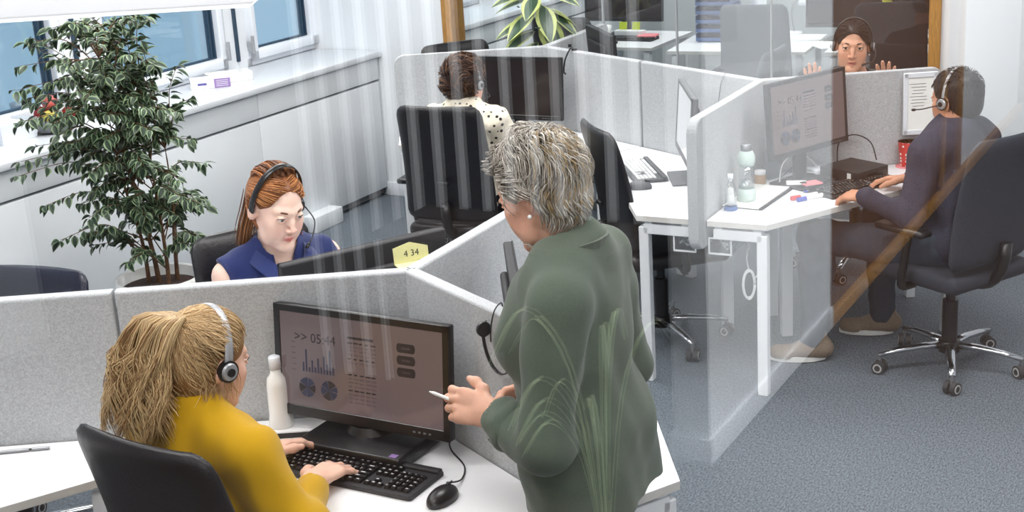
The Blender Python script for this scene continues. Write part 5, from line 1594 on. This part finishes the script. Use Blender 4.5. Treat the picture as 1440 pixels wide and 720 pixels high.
W_ = Matrix.Translation((-.045, 3.237, 1.10)) @ Matrix.Rotation(RAD(-58), 4, 'Z') @ Matrix.Rotation(RAD(8), 4, 'Y')
headset('black headset hanging on the partition in front of the standing woman', W_ @ Matrix.Rotation(RAD(170), 4, 'Y') @ Matrix.Scale(.72, 4), M['plastic_black'], M['plastic_black'], 1)

# -- front desk
mb = MB()
root = thing('white_bottle', 'white narrow-necked bottle half hidden by the left edge of the large monitor', 'bottle', (-.668, 3.615, .7302))
mb.lathe([(.034, 0), (.036, .004), (.031, .03), (.029, .12), (.026, .14), (.015, .155), (.014, .17)], 24); mb.build('body', M['ceramic_white'], root)
mb = MB(); mb.lathe([(.0165, .168), (.0165, .20), (.014, .203), (0.0001, .203)], 20); mb.build('cap', M['upvc'], root)
root = thing('flat_case', 'flat white case with a dark edge under the white narrow-necked bottle', 'case', (-.675, 3.588, .7302), RAD(1))
mb = MB(); mb.box((0, 0, .008), (.30, .085, .014), .003); mb.build('base', M['plastic_matte'], root)
mb = MB(); mb.box((0, 0, .018), (.30, .085, .006), .002); mb.build('lid', M['desk_white'], root)
bpy.data.objects['white_bottle'].location = (-.660, 3.592, .7512)
root = thing('silver_pen', 'long silver pen lying on the empty desk at the left edge', 'pen', (-1.42, 3.56, .735), RAD(5))
mb = MB(); mb.cyl((-.16, 0, .001), (.07, 0, .001), .0048, n=10); mb.build('barrel', M['steel'], root)
mb = MB(); mb.cyl((.078, 0, .001), (.125, 0, .001), .0048, n=10); mb.build('cap', M['steel'], root)
mb = MB(); mb.cyl((.07, 0, .001), (.078, 0, .001), .0036, n=10); mb.build('ring', M['ink'], root)

# -- folded yellow note stuck behind the monitor at the front corner
root = thing('folded_note', 'folded yellow paper note with handwritten digits behind the front partition corner', 'note', (-.285, 3.845, 1.118), RAD(22))
mb = MB(); mb.prism([(-.052, 0), (.052, .006), (.052, .040), (.000, .058), (-.052, .046)], -.0012, .0012, 0, 1, 0, Matrix.Rotation(RAD(82), 4, 'X')); mb.build('sheet', M['sticky_yellow'], root)
mb = MB(); mb.prism([(-.052, 0), (.052, .006), (.056, -.020), (-.046, -.026)], -.0012, .0012, 0, 1, 0, Matrix.Rotation(RAD(14), 4, 'X')); mb.build('flap', M['sticky_yellow'], root)
mb = MB(); mb.text('4 34', .026, Matrix.Rotation(RAD(82), 4, 'X') @ Matrix.Translation((-.022, .018, .0016))); mb.build('handwriting', M['ink'], root)

# -- man's desk
root = thing('water_bottle', 'tall clear bottle with mint base and shoulder and steel cap by the partition', 'bottle', (.985, 5.655, .7302))
mb = MB(); mb.lathe([(.036, 0), (.040, .004), (.038, .03), (.034, .052)], 24); mb.build('base_sleeve', M['mint'], root)
mb = MB(); mb.lathe([(.033, .052), (.029, .10), (.030, .15)], 24); mb.build('clear_body', M['clear_plastic'], root)
mb = MB(); mb.lathe([(.0285, .052), (.025, .08), (.0255, .085), (.0001, .085)], 20); mb.build('water', M['clear_plastic'], root)
mb = MB(); mb.lathe([(.031, .148), (.037, .165), (.037, .185), (.028, .205), (.022, .210)], 24); mb.build('shoulder', M['mint'], root)
mb = MB(); mb.lathe([(.022, .210), (.0225, .212), (.0225, .236), (.020, .238), (.0001, .238)], 20); mb.build('cap', M['steel'], root)
root = thing('spray_bottle', 'small clear bottle with a blue base in front of the mint bottle', 'bottle', (.902, 5.555, .7302))
mb = MB(); mb.lathe([(.026, 0), (.028, .003), (.027, .014), (.025, .016)], 20); mb.build('base', M['blue_tray'], root)
mb = MB(); mb.lathe([(.025, .016), (.024, .09), (.012, .12), (.010, .13)], 20); mb.build('clear_body', M['clear_plastic'], root)
mb = MB(); mb.lathe([(.014, .02), (.016, .05), (.012, .09), (.0001, .095)], 16); mb.build('inner_flask', M['paper'], root)
mb = MB(); mb.lathe([(.011, .13), (.012, .15), (.0001, .152)], 16); mb.build('cap', M['upvc'], root)
root = thing('paper_pad', 'white paper pad with a dark underside under the mint bottle', 'notepad', (1.035, 5.715, .7302), RAD(58))
mb = MB(); mb.box((0, -.012, .003), (.36, .17, .003)); mb.build('board', M['plastic_matte'], root)
mb = MB(); mb.box((0, -.003, .007), (.36, .155, .005)); mb.build('sheets', M['paper'], root)
root['label'] = 'white paper pad on a dark board lying beside the partition under the bottles'
for o in (bpy.data.objects['water_bottle'],): o.location = (.985, 5.655, .7398)
root = thing('amber_jar', 'small amber jar with a pale lid behind the mint bottle', 'jar', (1.095, 5.945, .7302))
mb = MB(); mb.lathe([(.024, 0), (.026, .004), (.026, .035), (.022, .042)], 20); mb.build('glass_body', M['amber'], root)
mb = MB(); mb.lathe([(.024, .042), (.0245, .058), (.0001, .060)], 20); mb.build('lid', M['felt_edge'], root)
root = thing('sports_bottle', 'grey bottle with a white cap behind the man\'s monitor', 'bottle', (1.165, 6.035, .7302))
mb = MB(); mb.lathe([(.034, 0), (.037, .005), (.037, .10), (.030, .125), (.02, .135)], 22); mb.build('body', M['fabric_grey'], root)
mb = MB(); mb.lathe([(.02, .135), (.021, .165), (.012, .175), (.0001, .176)], 18); mb.build('cap', M['upvc'], root)
for nm, c, xy, a, lb in (('sticky_pad', 'pink', (1.292, 5.842), 20, 'pink sticky pad on the foot of the man\'s monitor'), ('sticky_pad', 'paper', (1.235, 5.862), -10, 'white sticky pad beside the pink one on the monitor foot')):
    mb = MB(); mb.box((0, 0, .003), (.085, .06, .006), .001, 1); tag(mb.build(nm, M[c], None, (xy[0], xy[1], .7425), RAD(a)), lb, 'notepad')
root = thing('mini_computer', 'flat black desktop computer between the monitor and the mug', 'computer', (1.505, 5.955, .7302), RAD(35))
mb = MB(); mb.box((0, 0, .030), (.20, .21, .048), .004); mb.build('case', M['plastic_matte'], root)
mb = MB(); mb.box((0, 0, .003), (.17, .18, .006)); mb.build('feet', M['rubber'], root)
mb = MB(); mb.box((-.101, -.06, .030), (.002, .020, .030)); mb.build('label_sticker', M['paper'], root)
mb = MB(); mb.box((.02, -.1055, .03), (.12, .002, .018)); mb.build('front_grille', M['plastic_black'], root)
root = thing('router', 'white network box with cables behind the man\'s monitor', 'router', (1.395, 6.055, .7302), RAD(20))
mb = MB(); mb.box((0, 0, .015), (.13, .09, .028), .008, 3); mb.build('case', M['upvc'], root)
for i, p in enumerate(([(1.36, 6.0, .745), (1.30, 5.99, .755), (1.22, 6.0, .74), (1.15, 5.97, .735)], [(1.42, 6.03, .75), (1.33, 6.08, .80), (1.24, 6.03, .76), (1.16, 5.93, .735)], [(1.38, 6.07, .75), (1.28, 6.03, .84), (1.20, 5.98, .80), (1.17, 5.90, .735)])):
    cable(['white cable along the desk behind the man\'s monitor', 'pale cable arching behind the man\'s monitor', 'pale cable rising highest behind the man\'s monitor'][i], p, .003, 'cable_white' if i != 1 else 'plastic_grey')
cable('black cable arching against the partition behind the flat computer', [(1.45, 6.03, .785), (1.47, 6.08, .86), (1.54, 6.10, .885), (1.61, 6.09, .85), (1.62, 6.02, .785)], .003)
root = thing('mug', 'red mug with white dots on the desk in front of the man', 'mug', (1.775, 6.085, .7342))
M['mug_red'] = dots_mat('mug_red', rgb(206, 58, 56), rgb(246, 238, 232), .0175, .0052, .25)
mb = MB(); mb.lathe([(.030, 0), (.033, .002), (.037, .05), (.043, .108), (.0435, .110)], 28); o = mb.build('outer_glaze', M['mug_red'], root)
mb = MB(); mb.lathe([(.0435, .110), (.041, .110), (.039, .08), (.037, .066), (.0001, .064)], 28); mb.build('inner_glaze', M['ceramic_white'], root)
mb = MB(); mb.tube(catmull([(.038, 0, .092), (.062, .0, .090), (.068, 0, .062), (.052, 0, .034), (.034, 0, .030)], 6), [(.0055, .008)] * 25, 8, flat=(0, 1, 0), X=Matrix.Rotation(RAD(20), 4, 'Z')); mb.build('handle', M['mug_red'], root)
mb = MB(); mb.cyl((0, 0, 0), (0, 0, .0035), .052, n=28); tag(mb.build('coaster', M['pink'], None, (1.775, 6.085, .7302)), 'pink round coaster under the red dotted mug', 'coaster')
for i, (x, y, a, c, lb) in enumerate(((1.178, 5.640, 24, 'red', 'white marker with a red cap'), (1.197, 5.612, 26, 'blue', 'white marker with a blue cap beside the red one'))):
    root = thing('marker', lb + ' in front of the man\'s monitor', 'marker', (x, y, .7395), RAD(a))
    mb = MB(); mb.cyl((.028, 0, 0), (.115, 0, 0), .0088, n=14); mb.build('barrel', M['ceramic_white'], root)
    mb = MB(); mb.cyl((-.012, 0, 0), (.030, 0, 0), .0096, n=14); mb.build('cap', M[c], root)
for i, (x, y, a, c, lb) in enumerate(((1.285, 5.735, -20, 'red', 'thin red and white pen beside the markers'), (1.30, 5.668, 8, 'blue', 'short blue pen by the end of the man\'s keyboard'))):
    root = thing('pen', lb, 'pen', (x, y, .735), RAD(a))
    mb = MB(); mb.cyl((0, 0, 0), (.075, 0, 0), .0045, n=10); mb.build('barrel', M[c], root)
    mb = MB(); mb.cyl((-.045, 0, 0), (0, 0, 0), .0047, n=10); mb.build('cap', M['blue'], root)
root = thing('framed_notice', 'white framed notice hanging on the partition behind the red mug', 'frame', (1.835, 6.118, .865), RAD(2))
mb = MB()
for c, d in (((0, 0, .01), (.15, .014, .022)), ((0, 0, .265), (.15, .014, .022)), ((-.066, 0, .1375), (.020, .014, .275)), ((.066, 0, .1375), (.020, .014, .275))): mb.box(c, d, .002, 1)
mb.build('frame', M['upvc'], root)
mb = MB(); mb.box((0, .003, .1375), (.13, .004, .25)); o = mb.build('sheet', M['paper'], root)
mb = MB()
for r in range(9): mb.box((-.012 + (r % 3) * .004, .0005, .225 - r * .014), (.075 - (r % 4) * .008, .001, .0022))
mb.build('print', M['plastic_grey'], o, kind='stuff')
root = thing('desk_photo', 'small white picture frame standing behind the red mug', 'frame', (1.905, 6.075, .7302), RAD(6))
mb = MB()
for c, d in (((0, 0, .006), (.075, .008, .012)), ((0, 0, .084), (.075, .008, .012)), ((-.032, 0, .045), (.012, .008, .09)), ((.032, 0, .045), (.012, .008, .09))): mb.box(c, d, .001, 1)
mb.build('frame', M['upvc'], root)
mb = MB(); mb.box((0, .001, .045), (.055, .003, .07)); mb.build('picture', M['fabric_grey'], root)

# cable coil hanging under the man's desk
root = thing('cable_coil', 'white coil of cable hanging below the desk end with the bottles', 'cable', (.955, 5.45, .44))
mb = MB(); rr = random.Random(9)
for i in range(6):
    a0 = rr.uniform(0, 6); rx, rz_ = .024 + rr.uniform(-.004, .006), .062 + rr.uniform(-.006, .006)
    mb.tube([(rx * math.cos(t), .008 * math.sin(a0 + t), rz_ * math.sin(t)) for t in [2 * math.pi * k / 28 for k in range(29)]], .0035, 6)
mb.build('loops', M['cable_white'], root)
mb = MB(); mb.tube(catmull([(.0, 0, .06), (-.006, .01, .11), (.005, .03, .15), (.0, .06, .175)], 5), .0035, 6); mb.tube(catmull([(.02, 0, .02), (.06, .02, .06), (.09, .03, .12), (.08, .05, .17)], 5), .003, 6); mb.build('lead', M['cable_white'], root)

# -- things on the desk of the woman in the dotted blouse
cable('black cable bundle below the dark monitor of the woman in the dotted blouse', [(.18, 7.19, .74), (.22, 7.16, .76), (.28, 7.11, .735), (.33, 7.06, .735)], .004)
root = thing('desk_phone', 'black desk phone left of the dark monitor', 'phone', (-.20, 7.22, .7302), RAD(-20))
mb = MB(); mb.prism([(-.08, -.09), (.08, -.09), (.08, .09), (-.08, .09)], 0, .035, .008, 2); mb.build('phone_base', M['plastic_black'], root)
mb = MB(); mb.tube(catmull([(-.055, -.08, .045), (-.055, -.05, .06), (-.055, .05, .06), (-.055, .08, .045)], 4), .017, 8); mb.build('handset', M['plastic_black'], root)

# ================================================================== window sill
def sill_thing(name, label, cat, x, y, rz=0.0, z=.9505): return thing(name, label, cat, (x, y, z), rz)


root = sill_thing('storage_tray', 'white plastic box at the left end of the window sill', 'box', -2.425, 6.83, RAD(60))
mb = MB()
def frust(mb, w0, d0, w1, d1, z0, z1, t):
    o0 = [(-w0 / 2, -d0 / 2, z0), (w0 / 2, -d0 / 2, z0), (w0 / 2, d0 / 2, z0), (-w0 / 2, d0 / 2, z0)]
    o1 = [(-w1 / 2, -d1 / 2, z1), (w1 / 2, -d1 / 2, z1), (w1 / 2, d1 / 2, z1), (-w1 / 2, d1 / 2, z1)]
    i1 = [(x * (1 - t), y * (1 - t), z) for x, y, z in o1]; i0 = [(x * (1 - t), y * (1 - t), z + .004) for x, y, z in o0]
    v = o0 + o1 + i1 + i0; f = [(3, 2, 1, 0)]
    for a, b in ((0, 4), (4, 8), (8, 12)):
        for k in range(4): f.append((a + k, a + (k + 1) % 4, b + (k + 1) % 4, b + k))
    f.append((12, 13, 14, 15)); mb.add(v, f)
frust(mb, .21, .17, .25, .21, 0, .095, .05); mb.build('box_body', M['upvc'], root)
mb = MB(); mb.box((0, 0, .078), (.215, .175, .004)); mb.build('contents', M['paper'], root)
root = sill_thing('glass_jar', 'glass jar of dark nuts with a steel lid on the sill', 'jar', -2.50, 7.27)
mb = MB(); mb.lathe([(.042, 0), (.045, .004), (.045, .075), (.040, .085)], 22); mb.build('glass_body', M['clear_plastic'], root)
mb = MB(); mb.lathe([(.040, .003), (.041, .035), (.0001, .042)], 18); mb.build('filling', M['soil'], root)
mb = MB(); mb.lathe([(.043, .083), (.044, .105), (.040, .108), (.0001, .108)], 22); mb.build('lid', M['plastic_silver'], root)
root = sill_thing('fruit_bowl', 'grey bowl of fruit on the sill behind the leaves', 'bowl', -2.245, 6.985)
mb = MB(); mb.lathe([(.06, 0), (.10, .012), (.125, .045), (.13, .075), (.124, .075), (.115, .045), (.09, .018), (.0001, .014)], 30); mb.build('bowl_body', M['plastic_grey'], root)
def fruit(name, label, x, y, z, r, m, sx=1.0):
    root = thing(name, label, 'fruit', (x, y, z))
    mb = MB(); mb.ell((0, 0, 0), (r * sx, r, r), 18, 12); mb.build('flesh', M[m], root)
    mb = MB(); mb.cyl((0, 0, r * .92), (0.002, 0, r * 1.15), .0025, n=6); mb.build('stem', M['bark'], root)
fruit('peach', 'pink peach on top of the fruit bowl', -2.255, 7.02, 1.088, .040, 'peach')
fruit('lemon', 'yellow lemon at the front of the fruit bowl', -2.235, 6.935, 1.030, .036, 'lemon', 1.3)
fruit('apple', 'dark red apple at the right of the fruit bowl', -2.165, 7.01, 1.032, .038, 'apple')
fruit('apple', 'dark red apple at the back of the fruit bowl under the peach', -2.31, 7.03, 1.032, .038, 'apple')
root = sill_thing('blue_packet', 'pale blue packet on the sill behind the leafy plant', 'packet', -2.25, 7.56, RAD(50))
mb = MB(); mb.box((0, 0, .03), (.16, .07, .06), .012, 3); mb.build('wrapper', M['mint'], root)
mb = MB(); mb.box((0, -.0355, .03), (.09, .002, .03)); mb.build('printed_band', M['blue'], root)
for nm, lb, x, y, a, w, d, h in (('tissue_box', 'white box with a lilac printed end on the sill, the nearer of two', -1.655, 8.015, 14, .22, .11, .055), ('tissue_box', 'plain white box lying behind the box with the lilac end', -1.58, 8.20, 24, .25, .14, .05)):
    root = sill_thing(nm, lb, 'box', x, y, RAD(a))
    mb = MB(); mb.box((0, 0, h / 2), (w, d, h), .002, 1); o = mb.build('carton', M['ceramic_white'], root)
    if 'lilac' in lb and 'end on' in lb:
        mb = MB(); mb.box((w / 2 + .001, 0, h / 2), (.002, d * .96, h * .92)); mb.box((w * .30, -d / 2 - .001, h / 2), (w * .40, .002, h * .92)); e = mb.build('printed_end', M['lilac'], root)
        mb = MB()
        for r in range(4): mb.box((w * .30, -d / 2 - .0025, .012 + r * .010), (w * .30, .001, .003))
        mb.build('print', M['legend'], e, kind='stuff')
        mb = MB(); mb.text('kleine', .022, Matrix(((1, 0, 0, -.075), (0, 0, -1, -d / 2 - .0006), (0, 1, 0, .020), (0, 0, 0, 1)))) if False else mb.box((-.045, -d / 2 - .0008, h * .5), (.05, .001, .012)); mb.build('print', M['violet'], root)

# ================================================================== beyond the glass
root = thing('letter_trays', 'stack of blue letter trays on the desk beyond the glass', 'trays', (1.56, 10.02, .7302), RAD(-24))
for i in range(5):
    mb = MB(); z = .01 + i * .062
    mb.box((0, 0, z), (.25, .30, .005)); mb.box((-.123, 0, z + .025), (.005, .30, .05)); mb.box((.123, 0, z + .025), (.005, .30, .05)); mb.box((0, .148, z + .025), (.25, .005, .05)); mb.box((0, -.148, z + .011), (.25, .005, .022))
    mb.build('tray', M['blue_tray'], root)
root = thing('binder', 'violet folder lying on the blue letter trays', 'folder', (1.60, 10.02, 1.047), RAD(-20))
mb = MB(); mb.box((0, 0, .018), (.34, .28, .034), .006); mb.build('cover', M['violet'], root)
root = thing('paper_sheet', 'white paper lying on the violet folder', 'paper', (1.585, 9.99, 1.0835), RAD(-26)); mb = MB(); mb.box((0, 0, .001), (.22, .16, .002)); mb.build('sheet', M['paper'], root)
for x, y, lb in ((.91, 10.34, 'lime sticky note, the left of two on the card box'), (1.00, 10.29, 'lime sticky note, the right of two on the card box')):
    mb = MB(); mb.box((0, 0, .03), (.06, .004, .055), .001, 1, 0, Matrix.Rotation(RAD(-12), 4, 'X')); tag(mb.build('sticky_note', M['sticky_lime'], None, (x, y, .790), RAD(-30)), lb, 'note')
root = thing('card_box', 'low pale box beyond the glass under the lime notes', 'box', (.96, 10.335, .7302), RAD(-30)); mb = MB(); mb.box((0, 0, .028), (.22, .07, .055), .003); mb.build('carton', M['felt_edge'], root)
root = thing('paper_stack', 'pink papers on the desk beyond the glass', 'paper', (1.08, 10.24, .7302), RAD(-20)); mb = MB(); mb.box((0, 0, .015), (.14, .12, .03), .004); mb.build('sheets', M['pink'], root)
root = thing('paper_cup', 'white cup on the desk beyond the glass, left of the lime notes', 'cup', (.80, 10.44, .7302)); mb = MB(); mb.lathe([(.028, 0), (.036, .085), (.034, .085), (.026, .004), (.0001, .004)], 18); mb.build('cup_wall', M['ceramic_white'], root)
root = thing('desk_lamp', 'small white desk lamp beyond the glass, right of the big grey chair', 'lamp', (2.10, 10.05, .7302))
mb = MB(); mb.lathe([(.06, 0), (.06, .015), (.01, .02)], 20); mb.build('base', M['upvc'], root)
mb = MB(); mb.tube(catmull([(0, 0, .015), (-.02, 0, .12), (.0, 0, .22), (.06, 0, .25)], 5), .008, 8); mb.build('arm', M['plastic_silver'], root)
mb = MB(); mb.lathe([(.055, 0), (.05, .03), (.02, .06), (.0001, .062)], 18, (.08, 0, .20)); mb.build('shade', M['upvc'], root)
for i, (x, y, a, w, d) in enumerate(((1.85, 9.75, -20, .22, .3), (2.22, 9.48, 10, .24, .3))):
    mb = MB(); mb.box((0, 0, .002), (w, d, .004)); tag(mb.build('paper_sheet', M['paper'], None, (x, y, .7302), RAD(a)), ['white papers beside the white desk lamp beyond the glass', 'white paper on the desk behind the facing woman'][i], 'paper')
root = thing('white_jar', 'white jar on the desk beyond the glass, right of the violet folder', 'jar', (1.86, 10.10, .7302)); mb = MB(); mb.lathe([(.05, 0), (.055, .01), (.055, .30), (.03, .32), (.03, .35), (.0001, .352)], 20); mb.build('jar_body', M['upvc'], root)
# bunch of pink flowers in a vase by the right oak post
root = thing('flower_vase', 'slim vase with pink flowers beyond the glass above the facing woman', 'vase', (2.60, 9.35, .7302))
mb = MB(); mb.lathe([(.03, 0), (.04, .05), (.03, .14), (.02, .18), (.024, .2)], 18); mb.build('vase_body', M['clear_plastic'], root)
rr = random.Random(4)
for i in range(5):
    x, y = rr.uniform(-.06, .06), rr.uniform(-.05, .05); z = .30 + rr.uniform(-.05, .10)
    mb = MB(); mb.tube(catmull([(0, 0, .03), (x * .3, y * .3, .2), (x, y, z)], 4), .003, 5); s_ = mb.build('stem', M['leaf_green'], root)
    mb = MB()
    for k in range(7):
        a = 2 * math.pi * k / 7; mb.ell((x + .018 * math.cos(a), y + .018 * math.sin(a), z + .006 * (k % 2)), (.016, .016, .012), 8, 6)
    mb.build('blossom', M['pink'] if i < 4 else M['sticky_lime'], s_)

# ================================================================== plants
def leaf_mesh(L, W, fold=.25, droop=.5, cream=True, n=5):
    vs, fs, mi = [], [], []
    def wid(t): return W * (math.sin(math.pi * t ** .8) ** .9 if 0 < t < 1 else 0)
    rows = []
    for i in range(n + 1):
        t = i / n; y = L * t * (1 - droop * .18 * t); z = -droop * L * .5 * t * t; w = wid(t) + .0004
        r = []
        for u in (-1, -.62, 0, .62, 1): r.append(len(vs)); vs.append((u * w, y, z + abs(u) * w * fold))
        rows.append(r)
    for a, b in zip(rows[:-1], rows[1:]):
        for k in range(4): fs.append((a[k], a[k + 1], b[k + 1], b[k])); mi.append(1 if cream and k in (0, 3) else 0)
    return vs, fs, mi


def make_leaf_data(name, mats, *a, **k):
    vs, fs, mi = leaf_mesh(*a, **k); mb = MB(); mb.add(vs, fs, 0, True); mb.mi = mi
    o = mb.build(name, mats); d = o.data; bpy.data.objects.remove(o); return d, (vs, fs, mi)


def ficus():
    bx, by = -1.575, 6.02
    root = thing('potted_fig_tree', 'tall variegated weeping fig in a white pot between the window and the front desks', 'plant', (bx, by, 0))
    mb = MB(); mb.lathe([(.15, 0), (.155, .01), (.185, .40), (.195, .44), (.19, .46), (.175, .455), (.17, .40)], 32); mb.build('pot', M['ceramic_white'], root)
    mb = MB(); mb.lathe([(.172, .41), (.12, .425), (.0001, .43)], 24); mb.build('soil', M['soil'], root)
    rr = random.Random(77)
    trunks = []
    for i, (x0, y0, x1, y1, h) in enumerate(((.0, .0, -.13, .02, 1.36), (.05, -.03, .02, .05, 1.22), (-.05, .02, -.10, -.06, 1.10), (.075, .03, .10, .02, .95))):
        pts = catmull([(x0, y0, .42), (x0 + (x1 - x0) * .2 + rr.uniform(-.02, .02), y0 + rr.uniform(-.02, .02), .62), (x0 + (x1 - x0) * .55 + rr.uniform(-.02, .02), y0 + (y1 - y0) * .5, .42 + (h - .42) * .6 + .08), (x1, y1, h + .08)], 8)
        m = len(pts); mb = MB(); mb.tube(pts, [.013 - .009 * k / (m - 1) - .002 * (i > 0) for k in range(m)], 8); mb.build('trunk', M['bark'], root); trunks.append(pts)
    # outline of the crown: height -> reach to the left and right (seen from the aisle), metres
    prof = [(.52, .28, .16), (.62, .34, .28), (.75, .36, .34), (.85, .38, .40), (.95, .40, .42), (1.05, .42, .28), (1.15, .42, .24), (1.25, .48, .24), (1.35, .46, .18), (1.45, .50, .16), (1.55, .38, .13), (1.62, .20, .06)]
    def reach(z):
        for (a, l0, r0), (b, l1, r1) in zip(prof[:-1], prof[1:]):
            if a <= z <= b: t = (z - a) / (b - a); return l0 + (l1 - l0) * t, r0 + (r1 - r0) * t
        return (.15, .08)
    d1, raw1 = make_leaf_data('leaf', [M['leaf_green'], M['leaf_cream']], .058, .0145)
    d2, raw2 = make_leaf_data('leaf', [M['leaf_green'], M['leaf_cream']], .050, .0135, .35, .8)
    tw = MB(); rest = MB(); n_obj = 0
    br = 0
    spots = []
    for b in range(140):
        t = trunks[rr.choices((0, 1, 2, 3), (5, 4, 3, 2))[0]]
        z = .60 + 1.05 * (rr.random() ** .9)
        a = rr.uniform(0, 2 * math.pi); l, r = reach(z)
        # the crown's own axes: x to the right of the picture
        R_ = (r if math.cos(a) > 0 else l) * abs(math.cos(a)) + .26 * abs(math.sin(a))
        R_ *= rr.uniform(.45, 1.0)
        tip = Vector((-.06 * (z > 1.0) + R_ * math.cos(a), R_ * math.sin(a), z - .03))
        k = min(range(len(t)), key=lambda i: abs(t[i].z - (z - .10 - .12 * R_)))
        p0 = t[k]; mid = p0.lerp(tip, .55) + Vector((0, 0, .05 + .05 * R_))
        pts = catmull([p0, p0.lerp(mid, .5) + Vector((rr.uniform(-.01, .01), rr.uniform(-.01, .01), .01)), mid, tip], 5)
        m = len(pts); tw.tube(pts, [.0035 - .0024 * i / (m - 1) for i in range(m)], 5)
        for i in range(m // 3, m):
            for q in range(2 if i < m - 1 else 3):
                p = pts[i]; d = (pts[min(i + 1, m - 1)] - pts[i - 1]).normalized()
                s = 1 if (i + q) % 2 else -1
                sd = d.cross(Vector((0, 0, 1))).normalized() if abs(d.z) < .95 else Vector((1, 0, 0))
                dr = (d * rr.uniform(.2, .9) + sd * s * rr.uniform(.5, 1.0) + Vector((rr.uniform(-.3, .3), rr.uniform(-.3, .3), rr.uniform(-.9, .15)))).normalized()
                spots.append((p + dr * .006, dr, rr.uniform(-.7, .7), rr.uniform(.75, 1.2), rr.random() < .5))
    tw.build('twigs', M['bark'], root, kind='stuff')
    spots.sort(key=lambda s: s[0].y)          # nearest ones first: those show largest
    near = spots[::max(1, len(spots) // 300)][:300]; ids = set(id(s) for s in near)
    for s in spots:
        p, dr, roll, sc, w = s
        zax = Vector((0, 0, 1)) - dr * dr.z; zax = zax.normalized() if zax.length > 1e-3 else Vector((1, 0, 0))
        xax = dr.cross(zax)
        X = Matrix.Translation(p) @ Matrix((xax, dr, zax)).transposed().to_4x4() @ Matrix.Rotation(roll, 4, 'Y') @ Matrix.Scale(sc, 4)
        if id(s) in ids:
            o = link('leaf', d1 if w else d2, root); o.matrix_local = X
        else:
            vs, fs, mi = raw1 if w else raw2
            rest.add(vs, fs, 0, True, X); rest.mi[-len(fs):] = mi
    rest.build('foliage', [M['leaf_green'], M['leaf_cream']], root, kind='stuff')


ficus()


def rubber_plant():
    x, y = .235, 7.86
    root = thing('rubber_plant', 'plant with big cream-edged leaves beyond the partition corner', 'plant', (x, y, .7302))
    mb = MB(); mb.lathe([(.06, 0), (.075, .11), (.08, .13), (.07, .13), (.066, .11)], 22); mb.build('pot', M['ceramic_white'], root)
    mb = MB(); mb.lathe([(.066, .11), (.0001, .115)], 18); mb.build('soil', M['soil'], root)
    mb = MB(); st = catmull([(0, 0, .11), (.01, 0, .25), (.015, -.01, .42), (.0, 0, .66)], 5); mb.tube(st, [.012 - .006 * i / 15 for i in range(16)], 8); mb.build('stem', M['leaf_green'], root)
    rr = random.Random(6)
    specs = [(.47, 200, -22, .25), (.52, 190, -14, .25), (.44, 215, -38, .24), (.56, 318, -66, .29), (.56, 350, -34, .24), (.58, 215, -28, .25), (.60, 20, -25, .24), (.62, 165, -10, .24), (.64, 285, -45, .25), (.66, 250, -20, .23), (.68, 60, 10, .22), (.70, 180, 25, .20), (.40, 225, -58, .24), (.70, 330, -10, .22), (.66, 195, -5, .24)]
    for z, az, el, L in specs:
        d, raw = make_leaf_data('leaf', [M['rubber_leaf'], M['rubber_leaf_edge']], L, L * .23, .18, .35, True, 9)
        p = min(st, key=lambda q: abs(q.z - z)); a, e = RAD(az), RAD(el)
        dr = Vector((math.cos(a) * math.cos(e), math.sin(a) * math.cos(e), math.sin(e))); q = Vector(p) + dr * .05
        mb = MB(); mb.tube([p, q], .004, 6)
        zax = Vector((0, -.25, 1)) - dr * Vector((0, -.25, 1)).dot(dr); zax.normalize(); xax = dr.cross(zax)
        if el < -55: zax = Vector((-.2, -1, .1)) - dr * Vector((-.2, -1, .1)).dot(dr); zax.normalize(); xax = dr.cross(zax)
        o = link('leaf', d, root); o.matrix_local = Matrix.Translation(q) @ Matrix((xax, dr, zax)).transposed().to_4x4()
        mb.build('petiole', M['leaf_green'], o); o.children[0].matrix_parent_inverse = o.matrix_local.inverted()
    return root


rubber_plant()

# ================================================================== lamp hanging near the camera, upper left
M['lamp_body_glow'] = mat('lamp_body_glow', rgb(232, 234, 238), .4, emit=(.9, .93, 1, 1), estr=.55)  # housing given its own glow in place of light falling on it
root = thing('linear_lamp', 'long white hanging lamp crossing the upper left corner', 'lamp', (-1.83, 3.2, 1.945), RAD(.5))
mb = MB(); mb.box((0, 0, .082), (2.60, .16, .155), .006); mb.build('housing', M['lamp_body_glow'], root)
M['diffuser'] = mat('diffuser', rgb(245, 246, 248), .5, emit=(1, 1, 1, 1), estr=1.1)
mb = MB(); mb.box((0, 0, .002), (2.58, .145, .012), .004); mb.build('diffuser', M['diffuser'], root)
for x in (-1.0, 1.0):
    mb = MB(); mb.cyl((x, 0, .15), (x, 0, 1.0), .0015, n=6); mb.build('suspension_wire', M['steel'], root)
